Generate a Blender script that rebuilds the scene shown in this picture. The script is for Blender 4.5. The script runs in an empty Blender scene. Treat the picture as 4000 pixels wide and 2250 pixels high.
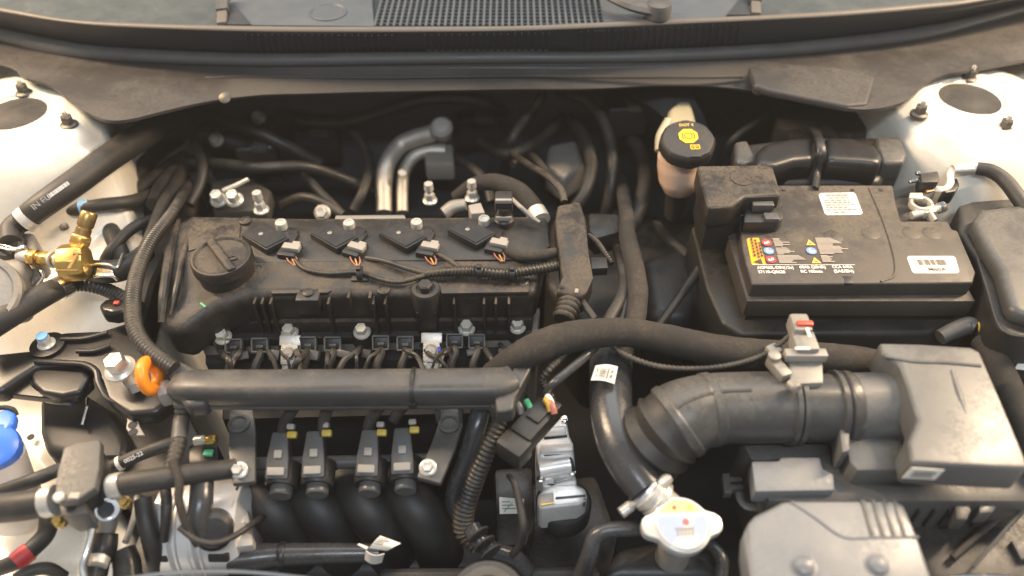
import bpy, bmesh, math, random
from mathutils import Vector as V, Matrix as MX

random.seed(11)
SC = bpy.context.scene
COL = SC.collection

# ------------------------------------------------------------------ camera
F = 3021.0                                   # focal length in photo pixels (4000 wide)
CP = V((0.0, -0.608, 0.608))
PITCH = math.radians(45.0)
FW = V((0, math.cos(PITCH), -math.sin(PITCH)))
RT = V((1, 0, 0))
UP = V((0, math.sin(PITCH), math.cos(PITCH)))
cam_d = bpy.data.cameras.new('camera')
cam_d.lens = 36.0 * F / 4000.0
cam_d.sensor_width = 36.0
cam_d.clip_start = 0.02
cam_d.clip_end = 50.0
cam_d.dof.use_dof = True
cam_d.dof.focus_distance = 0.852
cam_d.dof.aperture_fstop = 1.9
cam = bpy.data.objects.new('camera', cam_d)
COL.objects.link(cam)
cam.location = CP
cam.rotation_euler = (math.pi / 2 - PITCH, 0, 0)
SC.camera = cam

# ------------------------------------------------------------------ light
world = bpy.data.worlds.new('World')
SC.world = world
world.use_nodes = True
bg = world.node_tree.nodes['Background']
bg.inputs[0].default_value = (0.93, 0.97, 1.0, 1)
bg.inputs[1].default_value = 0.38


def area_lamp(name, loc, aim, sx, sy, power, col):
    d = bpy.data.lights.new(name, 'AREA')
    d.shape = 'RECTANGLE'
    d.size, d.size_y = sx, sy
    d.energy = power
    d.color = col
    o = bpy.data.objects.new(name, d)
    COL.objects.link(o)
    o.location = loc
    o.rotation_euler = (V(aim) - V(loc)).to_track_quat('-Z', 'Y').to_euler()


# shop tubes: cool ones over the front of the car, warm ones at either side
area_lamp('ceiling_lamp_back', (0.0, 1.05, 2.0), (0.0, -0.1, 0), 2.0, 1.0, 27, (0.90, 0.96, 1.0))
area_lamp('ceiling_lamp_front', (0.1, -1.3, 2.0), (0.0, -0.1, 0), 1.2, 0.12, 27, (0.78, 0.88, 1.0))
area_lamp('side_lamp_left', (-1.25, 0.36, 0.97), (-0.60, 0.15, 0), 0.10, 0.9, 41, (1.0, 0.75, 0.50))
area_lamp('side_lamp_right', (1.32, 0.40, 1.02), (0.64, 0.14, 0), 0.10, 0.9, 50, (1.0, 0.77, 0.53))
SC.view_settings.view_transform = 'Standard'
SC.view_settings.look = 'None'
SC.view_settings.exposure = 0.0
SC.view_settings.gamma = 1.0
SC.view_settings.use_curve_mapping = False


# ------------------------------------------------------------------ pixel -> place helpers
def ray(px, py):
    return FW + RT * ((px - 2000.0) / F) + UP * ((1125.0 - py) / F)


def W(px, py, z=0.0):
    """the point of height z that the photograph shows at (px, py)"""
    d = ray(px, py)
    return CP + d * ((z - CP.z) / d.z)


def WY(px, py, y):
    d = ray(px, py)
    return CP + d * ((y - CP.y) / d.y)


def K(p):
    return (p - CP).dot(FW) / F              # metres per photo pixel there


# ------------------------------------------------------------------ materials
MATS = {}


def mat(name, col, rough=0.5, metal=0.0, dust=0.0, dcol=(0.10, 0.082, 0.062), bump=0.0, bscale=300.0,
        spec=0.5, coat=0.0, trans=0.0, var=0.12, dscale=22.0, sss=0.0, emit=None):
    m = bpy.data.materials.new(name)
    m.use_nodes = True
    nt = m.node_tree
    b = nt.nodes['Principled BSDF']
    L = nt.links.new
    geo = nt.nodes.new('ShaderNodeNewGeometry')
    n1 = nt.nodes.new('ShaderNodeTexNoise')
    n1.inputs['Scale'].default_value = 60.0
    n1.inputs['Detail'].default_value = 7.0
    n1.inputs['Roughness'].default_value = 0.65
    L(geo.outputs['Position'], n1.inputs['Vector'])
    mix = nt.nodes.new('ShaderNodeMix')
    mix.data_type = 'RGBA'
    mix.inputs[6].default_value = (*[c * (1 - var) for c in col], 1)
    mix.inputs[7].default_value = (*[min(1, c * (1 + var)) for c in col], 1)
    L(n1.outputs['Fac'], mix.inputs[0])
    cur = mix.outputs[2]
    rgh = None
    if dust > 0:
        n2 = nt.nodes.new('ShaderNodeTexNoise')
        n2.inputs['Scale'].default_value = dscale
        n2.inputs['Detail'].default_value = 9.0
        n2.inputs['Roughness'].default_value = 0.7
        L(geo.outputs['Position'], n2.inputs['Vector'])
        rmp = nt.nodes.new('ShaderNodeMapRange')
        rmp.inputs[1].default_value = 0.42
        rmp.inputs[2].default_value = 0.60
        rmp.inputs[3].default_value = 0.10
        rmp.inputs[4].default_value = 1.0
        L(n2.outputs['Fac'], rmp.inputs[0])
        sep = nt.nodes.new('ShaderNodeSeparateXYZ')
        L(geo.outputs['Normal'], sep.inputs[0])
        up = nt.nodes.new('ShaderNodeMapRange')       # dust settles on what faces up
        up.inputs[1].default_value = -0.1
        up.inputs[2].default_value = 0.8
        up.inputs[3].default_value = 0.12
        up.inputs[4].default_value = 1.0
        L(sep.outputs[2], up.inputs[0])
        n3 = nt.nodes.new('ShaderNodeTexNoise')
        n3.inputs['Scale'].default_value = 330.0
        n3.inputs['Detail'].default_value = 6.0
        L(geo.outputs['Position'], n3.inputs['Vector'])
        sp = nt.nodes.new('ShaderNodeMapRange')
        sp.inputs[1].default_value = 0.34
        sp.inputs[2].default_value = 0.68
        sp.inputs[3].default_value = 0.35
        sp.inputs[4].default_value = 1.45
        L(n3.outputs['Fac'], sp.inputs[0])
        a = nt.nodes.new('ShaderNodeMath'); a.operation = 'MULTIPLY'
        c = nt.nodes.new('ShaderNodeMath'); c.operation = 'MULTIPLY'
        d = nt.nodes.new('ShaderNodeMath'); d.operation = 'MULTIPLY'
        d.use_clamp = True
        L(rmp.outputs[0], a.inputs[0]); L(up.outputs[0], a.inputs[1])
        L(a.outputs[0], c.inputs[0]); L(sp.outputs[0], c.inputs[1])
        L(c.outputs[0], d.inputs[0]); d.inputs[1].default_value = dust
        mx2 = nt.nodes.new('ShaderNodeMix'); mx2.data_type = 'RGBA'
        L(d.outputs[0], mx2.inputs[0]); L(cur, mx2.inputs[6])
        mx2.inputs[7].default_value = (*dcol, 1)
        cur = mx2.outputs[2]
        r = nt.nodes.new('ShaderNodeMapRange')
        r.inputs[3].default_value = rough
        r.inputs[4].default_value = max(rough, 0.85)
        L(d.outputs[0], r.inputs[0])
        rgh = r.outputs[0]
    L(cur, b.inputs['Base Color'])
    if rgh:
        L(rgh, b.inputs['Roughness'])
    else:
        r = nt.nodes.new('ShaderNodeMapRange')
        r.inputs[3].default_value = max(0.03, rough * 0.8)
        r.inputs[4].default_value = min(1, rough * 1.2)
        L(n1.outputs['Fac'], r.inputs[0])
        L(r.outputs[0], b.inputs['Roughness'])
    b.inputs['Metallic'].default_value = metal
    b.inputs['Specular IOR Level'].default_value = spec
    b.inputs['Coat Weight'].default_value = coat
    b.inputs['Transmission Weight'].default_value = trans
    if sss:
        b.inputs['Subsurface Weight'].default_value = sss
        b.inputs['Subsurface Radius'].default_value = (0.01, 0.007, 0.005)
    if bump > 0:
        nb = nt.nodes.new('ShaderNodeTexNoise')
        nb.inputs['Scale'].default_value = bscale
        nb.inputs['Detail'].default_value = 4.0
        L(geo.outputs['Position'], nb.inputs['Vector'])
        bp = nt.nodes.new('ShaderNodeBump')
        bp.inputs['Strength'].default_value = bump
        bp.inputs['Distance'].default_value = 0.002
        L(nb.outputs['Fac'], bp.inputs['Height'])
        L(bp.outputs[0], b.inputs['Normal'])
    MATS[name] = m
    return m


mat('black_plastic', (0.020, 0.019, 0.018), 0.40, dust=0.4, dcol=(0.075, 0.062, 0.048), bump=0.12, bscale=900)
mat('dusty_plastic', (0.018, 0.016, 0.014), 0.38, dust=1.0, dcol=(0.092, 0.072, 0.052), bump=0.15, bscale=700)
mat('clean_black', (0.014, 0.014, 0.015), 0.36, dust=0.15, bump=0.06, bscale=900)
mat('gloss_black', (0.016, 0.015, 0.014), 0.26, dust=0.2, bump=0.04, bscale=300)
mat('coil_black', (0.013, 0.013, 0.015), 0.42, dust=0.22, bump=0.05, bscale=900)
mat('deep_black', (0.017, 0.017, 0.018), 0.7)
mat('rubber', (0.024, 0.022, 0.020), 0.5, dust=0.3, bump=0.08, bscale=500)
mat('shiny_rubber', (0.040, 0.040, 0.042), 0.22, dust=0.2, dcol=(0.10, 0.098, 0.095), bump=0.05, bscale=300)
mat('tape_fabric', (0.024, 0.021, 0.018), 0.85, dust=0.7, dcol=(0.066, 0.053, 0.040), bump=0.6, bscale=1400)
mat('conduit', (0.022, 0.020, 0.018), 0.38, dust=0.6, dcol=(0.11, 0.09, 0.065))
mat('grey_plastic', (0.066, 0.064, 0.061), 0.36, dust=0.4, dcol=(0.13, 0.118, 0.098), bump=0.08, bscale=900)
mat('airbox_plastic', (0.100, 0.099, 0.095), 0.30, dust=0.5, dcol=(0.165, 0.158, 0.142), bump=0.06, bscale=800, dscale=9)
mat('front_cover_plastic', (0.155, 0.16, 0.168), 0.28, dust=0.6, dcol=(0.235, 0.232, 0.225), bump=0.08, bscale=900, dscale=13)
mat('duct_plastic', (0.048, 0.046, 0.044), 0.34, dust=0.5, dcol=(0.105, 0.094, 0.080), bump=0.06, bscale=900)
mat('battery_plastic', (0.046, 0.039, 0.033), 0.42, dust=0.85, dcol=(0.115, 0.092, 0.068), bump=0.15, bscale=1000, dscale=16)
mat('cowl_plastic', (0.040, 0.037, 0.035), 0.42, dust=0.6, dcol=(0.076, 0.066, 0.056), bump=0.1, bscale=900, dscale=9)
mat('cowl_top_plastic', (0.070, 0.082, 0.094), 0.45, dust=0.3, dcol=(0.115, 0.12, 0.122), bump=0.05)
mat('cowl_face', (0.032, 0.036, 0.042), 0.4, dust=0.15)
mat('trim_plastic', (0.12, 0.105, 0.09), 0.45, dust=0.3)
mat('seal_rubber', (0.070, 0.070, 0.068), 0.42, dust=0.5, dcol=(0.125, 0.115, 0.10))
mat('windshield_glass', (0.060, 0.070, 0.072), 0.25, var=0.25, dust=0.4, dcol=(0.10, 0.108, 0.105))
mat('firewall_felt', (0.045, 0.047, 0.05), 0.85, bump=0.8, bscale=120, var=0.4)
mat('white_paint', (0.80, 0.745, 0.64), 0.28, var=0.05, dust=0.16, dcol=(0.34, 0.28, 0.20), coat=0.2)
mat('alloy', (0.60, 0.55, 0.49), 0.42, metal=0.45, bump=0.2, bscale=500)
mat('bright_alloy', (0.76, 0.73, 0.70), 0.32, metal=0.4, bump=0.1, bscale=400)
mat('polished_alloy', (0.58, 0.54, 0.49), 0.26, metal=0.9, bump=0.1, bscale=300)
mat('cast_alloy', (0.31, 0.285, 0.25), 0.45, metal=0.4, bump=0.12, bscale=400, dust=0.2)
mat('steel', (0.72, 0.70, 0.66), 0.25, metal=1.0)
mat('zinc', (0.66, 0.62, 0.53), 0.34, metal=0.35, bump=0.15, dust=0.15)
mat('white_steel', (0.60, 0.57, 0.51), 0.34, metal=0.5, bump=0.15, bscale=500)
mat('chrome', (0.85, 0.85, 0.86), 0.10, metal=1.0)
mat('lead', (0.50, 0.46, 0.40), 0.45, metal=0.7, bump=0.4, bscale=600)
mat('copper', (0.62, 0.36, 0.22), 0.4, metal=0.9)
mat('brass', (0.72, 0.47, 0.14), 0.30, metal=0.9, bump=0.1, bscale=300)
mat('dark_brass', (0.40, 0.26, 0.10), 0.35, metal=0.9)
mat('orange_plastic', (0.96, 0.27, 0.015), 0.36, var=0.12, dust=0.12, dcol=(0.4, 0.16, 0.05))
mat('blue_plastic', (0.06, 0.20, 0.80), 0.35, var=0.05)
mat('pale_blue', (0.22, 0.45, 0.75), 0.5)
mat('clear_tank', (0.72, 0.66, 0.60), 0.35, var=0.06, sss=0.3)
mat('fluid_tank', (0.64, 0.45, 0.33), 0.30, var=0.16, sss=0.35)
mat('tank_neck', (0.42, 0.37, 0.25), 0.35, var=0.10, sss=0.3)
mat('red_tape', (0.50, 0.035, 0.035), 0.5)
mat('red_plastic', (0.62, 0.07, 0.04), 0.45)
mat('pink_wire', (0.36, 0.12, 0.09), 0.45)
mat('yellow_wire', (0.48, 0.28, 0.03), 0.45)
mat('yellow_plastic', (0.52, 0.36, 0.04), 0.45)
mat('green_paint', (0.08, 0.42, 0.20), 0.5)
mat('blue_paint', (0.05, 0.06, 0.45), 0.5)
mat('label_paper', (0.72, 0.68, 0.60), 0.6, var=0.04)
mat('label_print', (0.16, 0.135, 0.11), 0.7)
mat('label_black', (0.05, 0.045, 0.04), 0.7)
mat('label_blue', (0.05, 0.25, 0.62), 0.5)
mat('orange_label', (0.95, 0.37, 0.015), 0.55, var=0.04)
mat('yellow_label', (0.95, 0.63, 0.01), 0.5, var=0.03)
mat('sign_red', (0.36, 0.05, 0.045), 0.5)
mat('sign_blue', (0.16, 0.28, 0.58), 0.5)
mat('sign_amber', (0.78, 0.48, 0.09), 0.5)
mat('white_print', (0.80, 0.76, 0.70), 0.5, var=0.03)
mat('grey_print', (0.36, 0.31, 0.26), 0.6)
mat('clip_grey', (0.30, 0.275, 0.24), 0.5)
mat('sensor_grey', (0.28, 0.26, 0.225), 0.42, dust=0.3)
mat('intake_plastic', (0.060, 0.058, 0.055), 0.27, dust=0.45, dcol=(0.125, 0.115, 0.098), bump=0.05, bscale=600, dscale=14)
mat('runner_black', (0.013, 0.013, 0.014), 0.5, dust=0.1)
mat('cap_white', (0.76, 0.74, 0.69), 0.22, metal=0.5, bump=0.05)
mat('nut_grey', (0.10, 0.09, 0.075), 0.45, metal=0.4)
mat('satin_black', (0.012, 0.011, 0.011), 0.36, dust=0.06, bump=0.05, bscale=500)
mat('cap_blue', (0.33, 0.40, 0.64), 0.4)
mat('cap_yellow', (0.82, 0.68, 0.25), 0.4)


# ------------------------------------------------------------------ objects
ORG = {}                                     # world place of each object's origin


def tag(o, label=None, cat=None, group=None, kind=None):
    if label: o['label'] = label
    if cat: o['category'] = cat
    if group: o['group'] = group
    if kind: o['kind'] = kind
    return o


def thing(name, label, cat, loc, group=None):
    o = bpy.data.objects.new(name, None)
    COL.objects.link(o)
    o.empty_display_size = 0.01
    o.location = loc
    ORG[o] = V(loc)
    return tag(o, label, cat, group)


def put(name, bm, m, parent=None, smooth=35, label=None, cat=None, group=None, kind=None):
    """one mesh object; its origin sits in the middle of its own underside"""
    me = bpy.data.meshes.new(name)
    if not bm.verts:
        bm.free()
        raise ValueError(name + ' is empty')
    lo = V((min(v.co.x for v in bm.verts), min(v.co.y for v in bm.verts), min(v.co.z for v in bm.verts)))
    hi = V((max(v.co.x for v in bm.verts), max(v.co.y for v in bm.verts), max(v.co.z for v in bm.verts)))
    c = V(((lo.x + hi.x) / 2, (lo.y + hi.y) / 2, lo.z))
    bmesh.ops.translate(bm, vec=-c, verts=bm.verts)
    bmesh.ops.recalc_face_normals(bm, faces=bm.faces)
    bm.to_mesh(me)
    bm.free()
    me.materials.append(MATS[m])
    me.shade_smooth()
    me.set_sharp_from_angle(angle=math.radians(smooth))
    o = bpy.data.objects.new(name, me)
    COL.objects.link(o)
    ORG[o] = c
    if parent is not None:
        o.parent = parent
        o.location = c - ORG[parent]
    else:
        o.location = c
    return tag(o, label, cat, group, kind)


def twin(o, delta, parent=None, rz=0.0, label=None):
    """a copy of a thing (or part) with its parts, moved by delta"""
    c = o.copy()
    COL.objects.link(c)
    c.parent = parent
    if parent is None or delta.length > 0:
        c.location = o.location + delta
    if rz:
        c.rotation_euler.z += rz
    ORG[c] = ORG[o] + delta
    if label:
        c['label'] = label
    for ch in [x for x in o.children]:
        twin(ch, V((0, 0, 0)), c)
    return c


# ------------------------------------------------------------------ shapes
def B():
    return bmesh.new()


def spline(pts, sub=6):
    """Catmull-Rom through the points"""
    if len(pts) < 3 or sub < 2:
        return [V(p) for p in pts]
    P = [V(p) for p in pts]
    P = [P[0] * 2 - P[1]] + P + [P[-1] * 2 - P[-2]]
    out = []
    for i in range(1, len(P) - 2):
        a, b, c, d = P[i - 1], P[i], P[i + 1], P[i + 2]
        for k in range(sub):
            t = k / sub
            out.append(0.5 * ((2 * b) + (c - a) * t + (2 * a - 5 * b + 4 * c - d) * t * t + (3 * b - a - 3 * c + d) * t ** 3))
    out.append(P[-2])
    return out


def lerp_list(vals, n):
    out = []
    for i in range(n):
        t = i / (n - 1) * (len(vals) - 1)
        k = min(int(t), len(vals) - 2)
        out.append(vals[k] + (vals[k + 1] - vals[k]) * (t - k))
    return out


def sgp(x, q):
    return math.copysign(abs(x) ** q, x)


def sweep(bm, pts, rads, seg=14, cap=True, closed=False, flat=1.0, flat_up=V((0, 0, 1)), sq=1.0):
    n = len(pts)
    if not hasattr(rads, '__len__'):
        rads = [rads] * n
    rings = []
    t0 = (pts[1] - pts[0]).normalized()
    ref = flat_up if abs(t0.dot(flat_up)) < 0.95 else V((1, 0, 0))
    nrm = (ref - t0 * ref.dot(t0)).normalized()
    for i in range(n):
        if closed:
            t = (pts[(i + 1) % n] - pts[i - 1]).normalized()
        else:
            t = (pts[min(i + 1, n - 1)] - pts[max(i - 1, 0)]).normalized()
        nrm = nrm - t * nrm.dot(t)
        nrm = nrm.normalized() if nrm.length > 1e-6 else t.orthogonal().normalized()
        bi = t.cross(nrm)
        ring = []
        for k in range(seg):
            a = 2 * math.pi * k / seg
            ring.append(bm.verts.new(pts[i] + (nrm * sgp(math.cos(a), sq) * flat + bi * sgp(math.sin(a), sq)) * rads[i]))
        rings.append(ring)
    m = n if closed else n - 1
    for i in range(m):
        r0, r1 = rings[i], rings[(i + 1) % n]
        for k in range(seg):
            bm.faces.new((r0[k], r0[(k + 1) % seg], r1[(k + 1) % seg], r1[k]))
    if cap and not closed:
        bm.faces.new(list(reversed(rings[0])))
        bm.faces.new(rings[-1])
    return bm


def resample(pts, step):
    d = [0.0]
    for a, b in zip(pts, pts[1:]):
        d.append(d[-1] + (b - a).length)
    n = max(2, int(d[-1] / step) + 1)
    out, tt = [], []
    k = 0
    for i in range(n):
        s = d[-1] * i / (n - 1)
        while k < len(d) - 2 and d[k + 1] < s:
            k += 1
        u = 0 if d[k + 1] == d[k] else (s - d[k]) / (d[k + 1] - d[k])
        out.append(pts[k].lerp(pts[k + 1], u))
        tt.append((k + u) / (len(d) - 1))
    return out, tt


def hose_bm(path, r, seg=14, corr=None, flat=1.0, sub=7, wob=0.0, bm=None):
    """path: photo (px, py, z) triples; r: radius in photo pixels (one or a list)"""
    bm = bm or B()
    P = spline([W(*p[:3]) for p in path], sub)
    k0 = [K(W(*p[:3])) for p in path]
    rr = [r] * len(path) if not hasattr(r, '__len__') else list(r)
    R0 = [a * b for a, b in zip(rr, k0)]
    if corr:
        step, amp = corr
        P, tt = resample(P, step / 4.0)
        R = []
        for i, t in enumerate(tt):
            q = t * (len(R0) - 1)
            j = min(int(q), len(R0) - 2)
            base = R0[j] + (R0[j + 1] - R0[j]) * (q - j)
            R.append(base * (1.0 + amp * (1, 0.55, -1, -0.55)[i % 4]))
        return sweep(bm, P, R, seg, flat=flat)
    R = lerp_list(R0, len(P)) if len(P) > 1 else R0
    if wob:
        rnd = random.Random(len(P) * 7 + int(path[0][0]))
        R = [a * (1 + rnd.uniform(-wob, wob)) for a in R]
    return sweep(bm, P, R, seg, flat=flat)


def bevel(bm, w, ang=30, seg=2):
    if w <= 0:
        return bm
    bm.normal_update()
    es = [e for e in bm.edges if len(e.link_faces) == 2 and e.calc_face_angle(0) > math.radians(ang)]
    if es:
        bmesh.ops.bevel(bm, geom=es, offset=w, segments=seg, profile=0.6, affect='EDGES', clamp_overlap=True)
    return bm


def prism(bm, top, down, bev=0.002, taper=0.0, seg=2):
    """top: world points of the upper face; down: vector to the lower face"""
    down = V(down)
    tmp = B()
    c = sum(top, V((0, 0, 0))) / len(top)
    a = [tmp.verts.new(p) for p in top]
    b = [tmp.verts.new(p + down + (p - c) * taper) for p in top]
    n = len(top)
    tmp.faces.new(a)
    tmp.faces.new(list(reversed(b)))
    for i in range(n):
        tmp.faces.new((a[i], b[i], b[(i + 1) % n], a[(i + 1) % n]))
    bmesh.ops.recalc_face_normals(tmp, faces=tmp.faces)
    bevel(tmp, bev, seg=seg)
    return join(bm, tmp)


def join(bm, tmp):
    me = bpy.data.meshes.new('t')
    tmp.to_mesh(me)
    tmp.free()
    bm.from_mesh(me)
    bpy.data.meshes.remove(me)
    return bm


def slab(poly, z, h, bev=0.002, taper=0.0, bm=None, seg=2):
    """poly: photo points of the top outline (px, py) at height z or (px, py, z)"""
    top = [W(p[0], p[1], p[2] if len(p) > 2 else z) for p in poly]
    return prism(bm or B(), top, (0, 0, -h), bev, taper, seg)


def box(bm, c, size, rot=None, bev=0.0015, seg=2):
    tmp = B()
    bmesh.ops.create_cube(tmp, size=1.0)
    bmesh.ops.scale(tmp, vec=V(size), verts=tmp.verts)
    bevel(tmp, bev, seg=seg)
    if rot is not None:
        bmesh.ops.transform(tmp, matrix=rot.to_4x4(), verts=tmp.verts)
    bmesh.ops.translate(tmp, vec=V(c), verts=tmp.verts)
    return join(bm, tmp)


def basis(axis, x=None):
    z = V(axis).normalized()
    x = V(x) if x is not None else (V((1, 0, 0)) if abs(z.x) < 0.9 else V((0, 1, 0)))
    x = (x - z * x.dot(z)).normalized()
    return MX((x, z.cross(x), z)).transposed()


def lathe(bm, base, axis, prof, seg=28, star=None):
    """prof: (radius, height) pairs along axis; star: f(angle) radius factor"""
    M = basis(axis)
    base = V(base)
    rings = []
    for r, h in prof:
        if r < 1e-6:
            rings.append([bm.verts.new(base + M @ V((0, 0, h)))])
        else:
            rings.append([bm.verts.new(base + M @ V((r * (star(2 * math.pi * k / seg) if star else 1) * math.cos(2 * math.pi * k / seg),
                                                     r * (star(2 * math.pi * k / seg) if star else 1) * math.sin(2 * math.pi * k / seg), h))) for k in range(seg)])
    for a, b in zip(rings, rings[1:]):
        if len(a) == 1 and len(b) == 1:
            continue
        if len(a) == 1:
            for k in range(seg):
                bm.faces.new((a[0], b[k], b[(k + 1) % seg]))
        elif len(b) == 1:
            for k in range(seg):
                bm.faces.new((a[k], b[0], a[(k + 1) % seg]))
        else:
            for k in range(seg):
                bm.faces.new((a[k], a[(k + 1) % seg], b[(k + 1) % seg], b[k]))
    if len(rings[0]) > 1:
        bm.faces.new(list(reversed(rings[0])))
    if len(rings[-1]) > 1:
        bm.faces.new(rings[-1])
    return bm


def hexbolt(p, axis, r, h=None, flange=1.0, bm=None):
    """flange bolt: washer skirt, hexagon head with a dished top"""
    bm = bm or B()
    h = h or r * 0.9
    lathe(bm, p, axis, [(r * flange, 0), (r * flange, r * 0.18), (r * 0.80, r * 0.36)], 24)
    lathe(bm, V(p) + V(axis).normalized() * r * 0.30, axis, [(r * 0.72, 0), (r * 0.72, h * 0.85), (r * 0.62, h), (r * 0.45, h), (r * 0.40, h * 0.9), (0, h * 0.9)], 6)
    return bm


def ribbon(ca, cb, za, zb, thick=0.003, n=60, bm=None):
    """sheet between two photo curves at heights za and zb, given a thickness"""
    bm = bm or B()
    A, _ = resample(spline([V((p[0], p[1], 0)) for p in ca], 8), 1.0), 0
    def rs(c):
        q = spline([V((p[0], p[1], 0)) for p in c], 8)
        x0, x1 = q[0].x, q[-1].x
        out = []
        k = 0
        for i in range(n):
            x = x0 + (x1 - x0) * i / (n - 1)
            while k < len(q) - 2 and q[k + 1].x < x:
                k += 1
            u = (x - q[k].x) / max(1e-6, q[k + 1].x - q[k].x)
            out.append(q[k].lerp(q[k + 1], min(1, max(0, u))))
        return out
    fa = za if callable(za) else (lambda x: za)
    fb = zb if callable(zb) else (lambda x: zb)
    a = [bm.verts.new(W(p.x, p.y, fa(p.x))) for p in rs(ca)]
    b = [bm.verts.new(W(p.x, p.y, fb(p.x))) for p in rs(cb)]
    fs = [bm.faces.new((a[i], a[i + 1], b[i + 1], b[i])) for i in range(n - 1)]
    bm.normal_update()
    if thick:
        mean = sum((f.normal for f in fs), V((0, 0, 0)))
        toward = -FW
        if mean.dot(toward) < 0:
            bmesh.ops.reverse_faces(bm, faces=fs)
            bm.normal_update()
        bmesh.ops.solidify(bm, geom=fs, thickness=thick)
    return bm


def text_bm(s, p, right, up, size, align='LEFT', sx=1.0):
    cu = bpy.data.curves.new('t', 'FONT')
    cu.body = s
    cu.size = 1.0
    cu.align_x = align
    cu.resolution_u = 3
    cu.offset = 0.022
    ob = bpy.data.objects.new('t', cu)
    me = ob.to_mesh()
    bm = B()
    bm.from_mesh(me)
    ob.to_mesh_clear()
    bpy.data.objects.remove(ob)
    bpy.data.curves.remove(cu)
    r, u = V(right).normalized(), V(up).normalized()
    nn = r.cross(u)
    for v in bm.verts:
        v.co = V(p) + r * v.co.x * size * sx + u * v.co.y * size + nn * 0.0003
    return bm


def quad_print(bm, o, r, u, x, y, w, h, lift=0.0004):
    """flat printed rectangle in the plane (o, r, u)"""
    nn = r.cross(u).normalized() * lift
    vs = [bm.verts.new(o + r * a + u * b + nn) for a, b in ((x, y), (x + w, y), (x + w, y + h), (x, y + h))]
    bm.faces.new(vs)


def disc_print(bm, o, r, u, x, y, rad, seg=24, lift=0.0004, inner=0.0, a0=0.0, a1=2 * math.pi):
    nn = r.cross(u).normalized() * lift
    full = a1 - a0 > 6.28
    n = seg if full else seg + 1
    ang = [a0 + (a1 - a0) * k / seg for k in range(n)]
    out = [bm.verts.new(o + r * (x + rad * math.cos(a)) + u * (y + rad * math.sin(a)) + nn) for a in ang]
    if inner <= 0:
        bm.faces.new(out)
        return
    inn = [bm.verts.new(o + r * (x + inner * math.cos(a)) + u * (y + inner * math.sin(a)) + nn) for a in ang]
    for k in range(n if full else n - 1):
        bm.faces.new((out[k], out[(k + 1) % n], inn[(k + 1) % n], inn[k]))


def sheet(corners, thick=0.0006, nx=6, ny=4, curl=None):
    """a sticker or tag: four world corners (bottom left, bottom right, top right, top left), bent by curl(u, v)"""
    bm = B()
    a, b, c, d = [V(p) for p in corners]
    nn = (b - a).cross(d - a).normalized()
    g = []
    for j in range(ny + 1):
        row = []
        for i in range(nx + 1):
            u, v = i / nx, j / ny
            p = a.lerp(b, u).lerp(d.lerp(c, u), v)
            row.append(bm.verts.new(p + nn * (curl(u, v) if curl else 0)))
        g.append(row)
    fs = [bm.faces.new((g[j][i], g[j][i + 1], g[j + 1][i + 1], g[j + 1][i])) for j in range(ny) for i in range(nx)]
    bm.normal_update()
    bmesh.ops.solidify(bm, geom=fs, thickness=thick)
    return bm


def band(path_a, path_b, r_px, w=None):
    """ring round a hose between two photo points"""
    a, b = W(*path_a), W(*path_b)
    rr = r_px * K(a)
    bm = B()
    ax = (b - a)
    lathe(bm, a, ax, [(rr * 0.93, 0), (rr, 0), (rr * 1.015, ax.length * 0.5), (rr, ax.length), (rr * 0.93, ax.length)], 28)
    return bm

# ================================================================== setting: the body shell round the bay
def sstep(a, b, x):
    t = min(1.0, max(0.0, (x - a) / (b - a)))
    return t * t * (3 - 2 * t)


def pl(pts, x):
    """piecewise-linear lookup, pts sorted by falling x"""
    if x >= pts[0][0]: return pts[0][1]
    for (x0, y0), (x1, y1) in zip(pts, pts[1:]):
        if x >= x1:
            return y1 + (y0 - y1) * (x - x1) / (x0 - x1)
    return pts[-1][1]


def apron(name, sgn, cx, cy, zt, xb, base):
    """inner fender with the domed strut tower pressed into it"""
    bm = B()
    nx, ny = 110, 130
    rows = []
    for j in range(ny + 1):
        y = 0.60 - 1.15 * j / ny
        row = []
        for i in range(nx + 1):
            q = i / nx
            inner = pl(xb, y)
            # the grid runs from just inside the edge outwards
            x = inner - sgn * 0.03 + sgn * (0.62 * q ** 1.15)
            out = (x - inner) * sgn                  # > 0 outside the edge
            b0 = pl(base, y)
            d = math.hypot(x - cx, y - cy)
            t = 1 - sstep(0.088, 0.165, d)
            h = b0 + (zt - b0) * t
            h += 0.005 * math.exp(-((d - 0.118) / 0.010) ** 2) - 0.004 * math.exp(-((d - 0.150) / 0.012) ** 2)
            h += 0.004 * math.exp(-((d - 0.060) / 0.008) ** 2)
            h += 0.006 * math.sin(y * 21 + x * 9) * (1 - t) * sstep(0.0, 0.06, out)
            h += 0.10 * sstep(0.20, 0.42, out) * (1 - t)     # rises to the wing
            h -= 0.010 * sstep(0.030, 0.0, out)               # rolled edge
            h -= 0.022 * (1 - sstep(0.032, 0.039, d))         # opening over the strut
            if out < 0:
                h -= 0.33 * sstep(0.0, 0.03, -out)
            row.append(bm.verts.new((x, y, h)))
        rows.append(row)
    for j in range(ny):
        for i in range(nx):
            bm.faces.new((rows[j][i], rows[j][i + 1], rows[j + 1][i + 1], rows[j + 1][i]))
    o = put(name, bm, 'white_paint', smooth=80, kind='structure')
    return o


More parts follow.
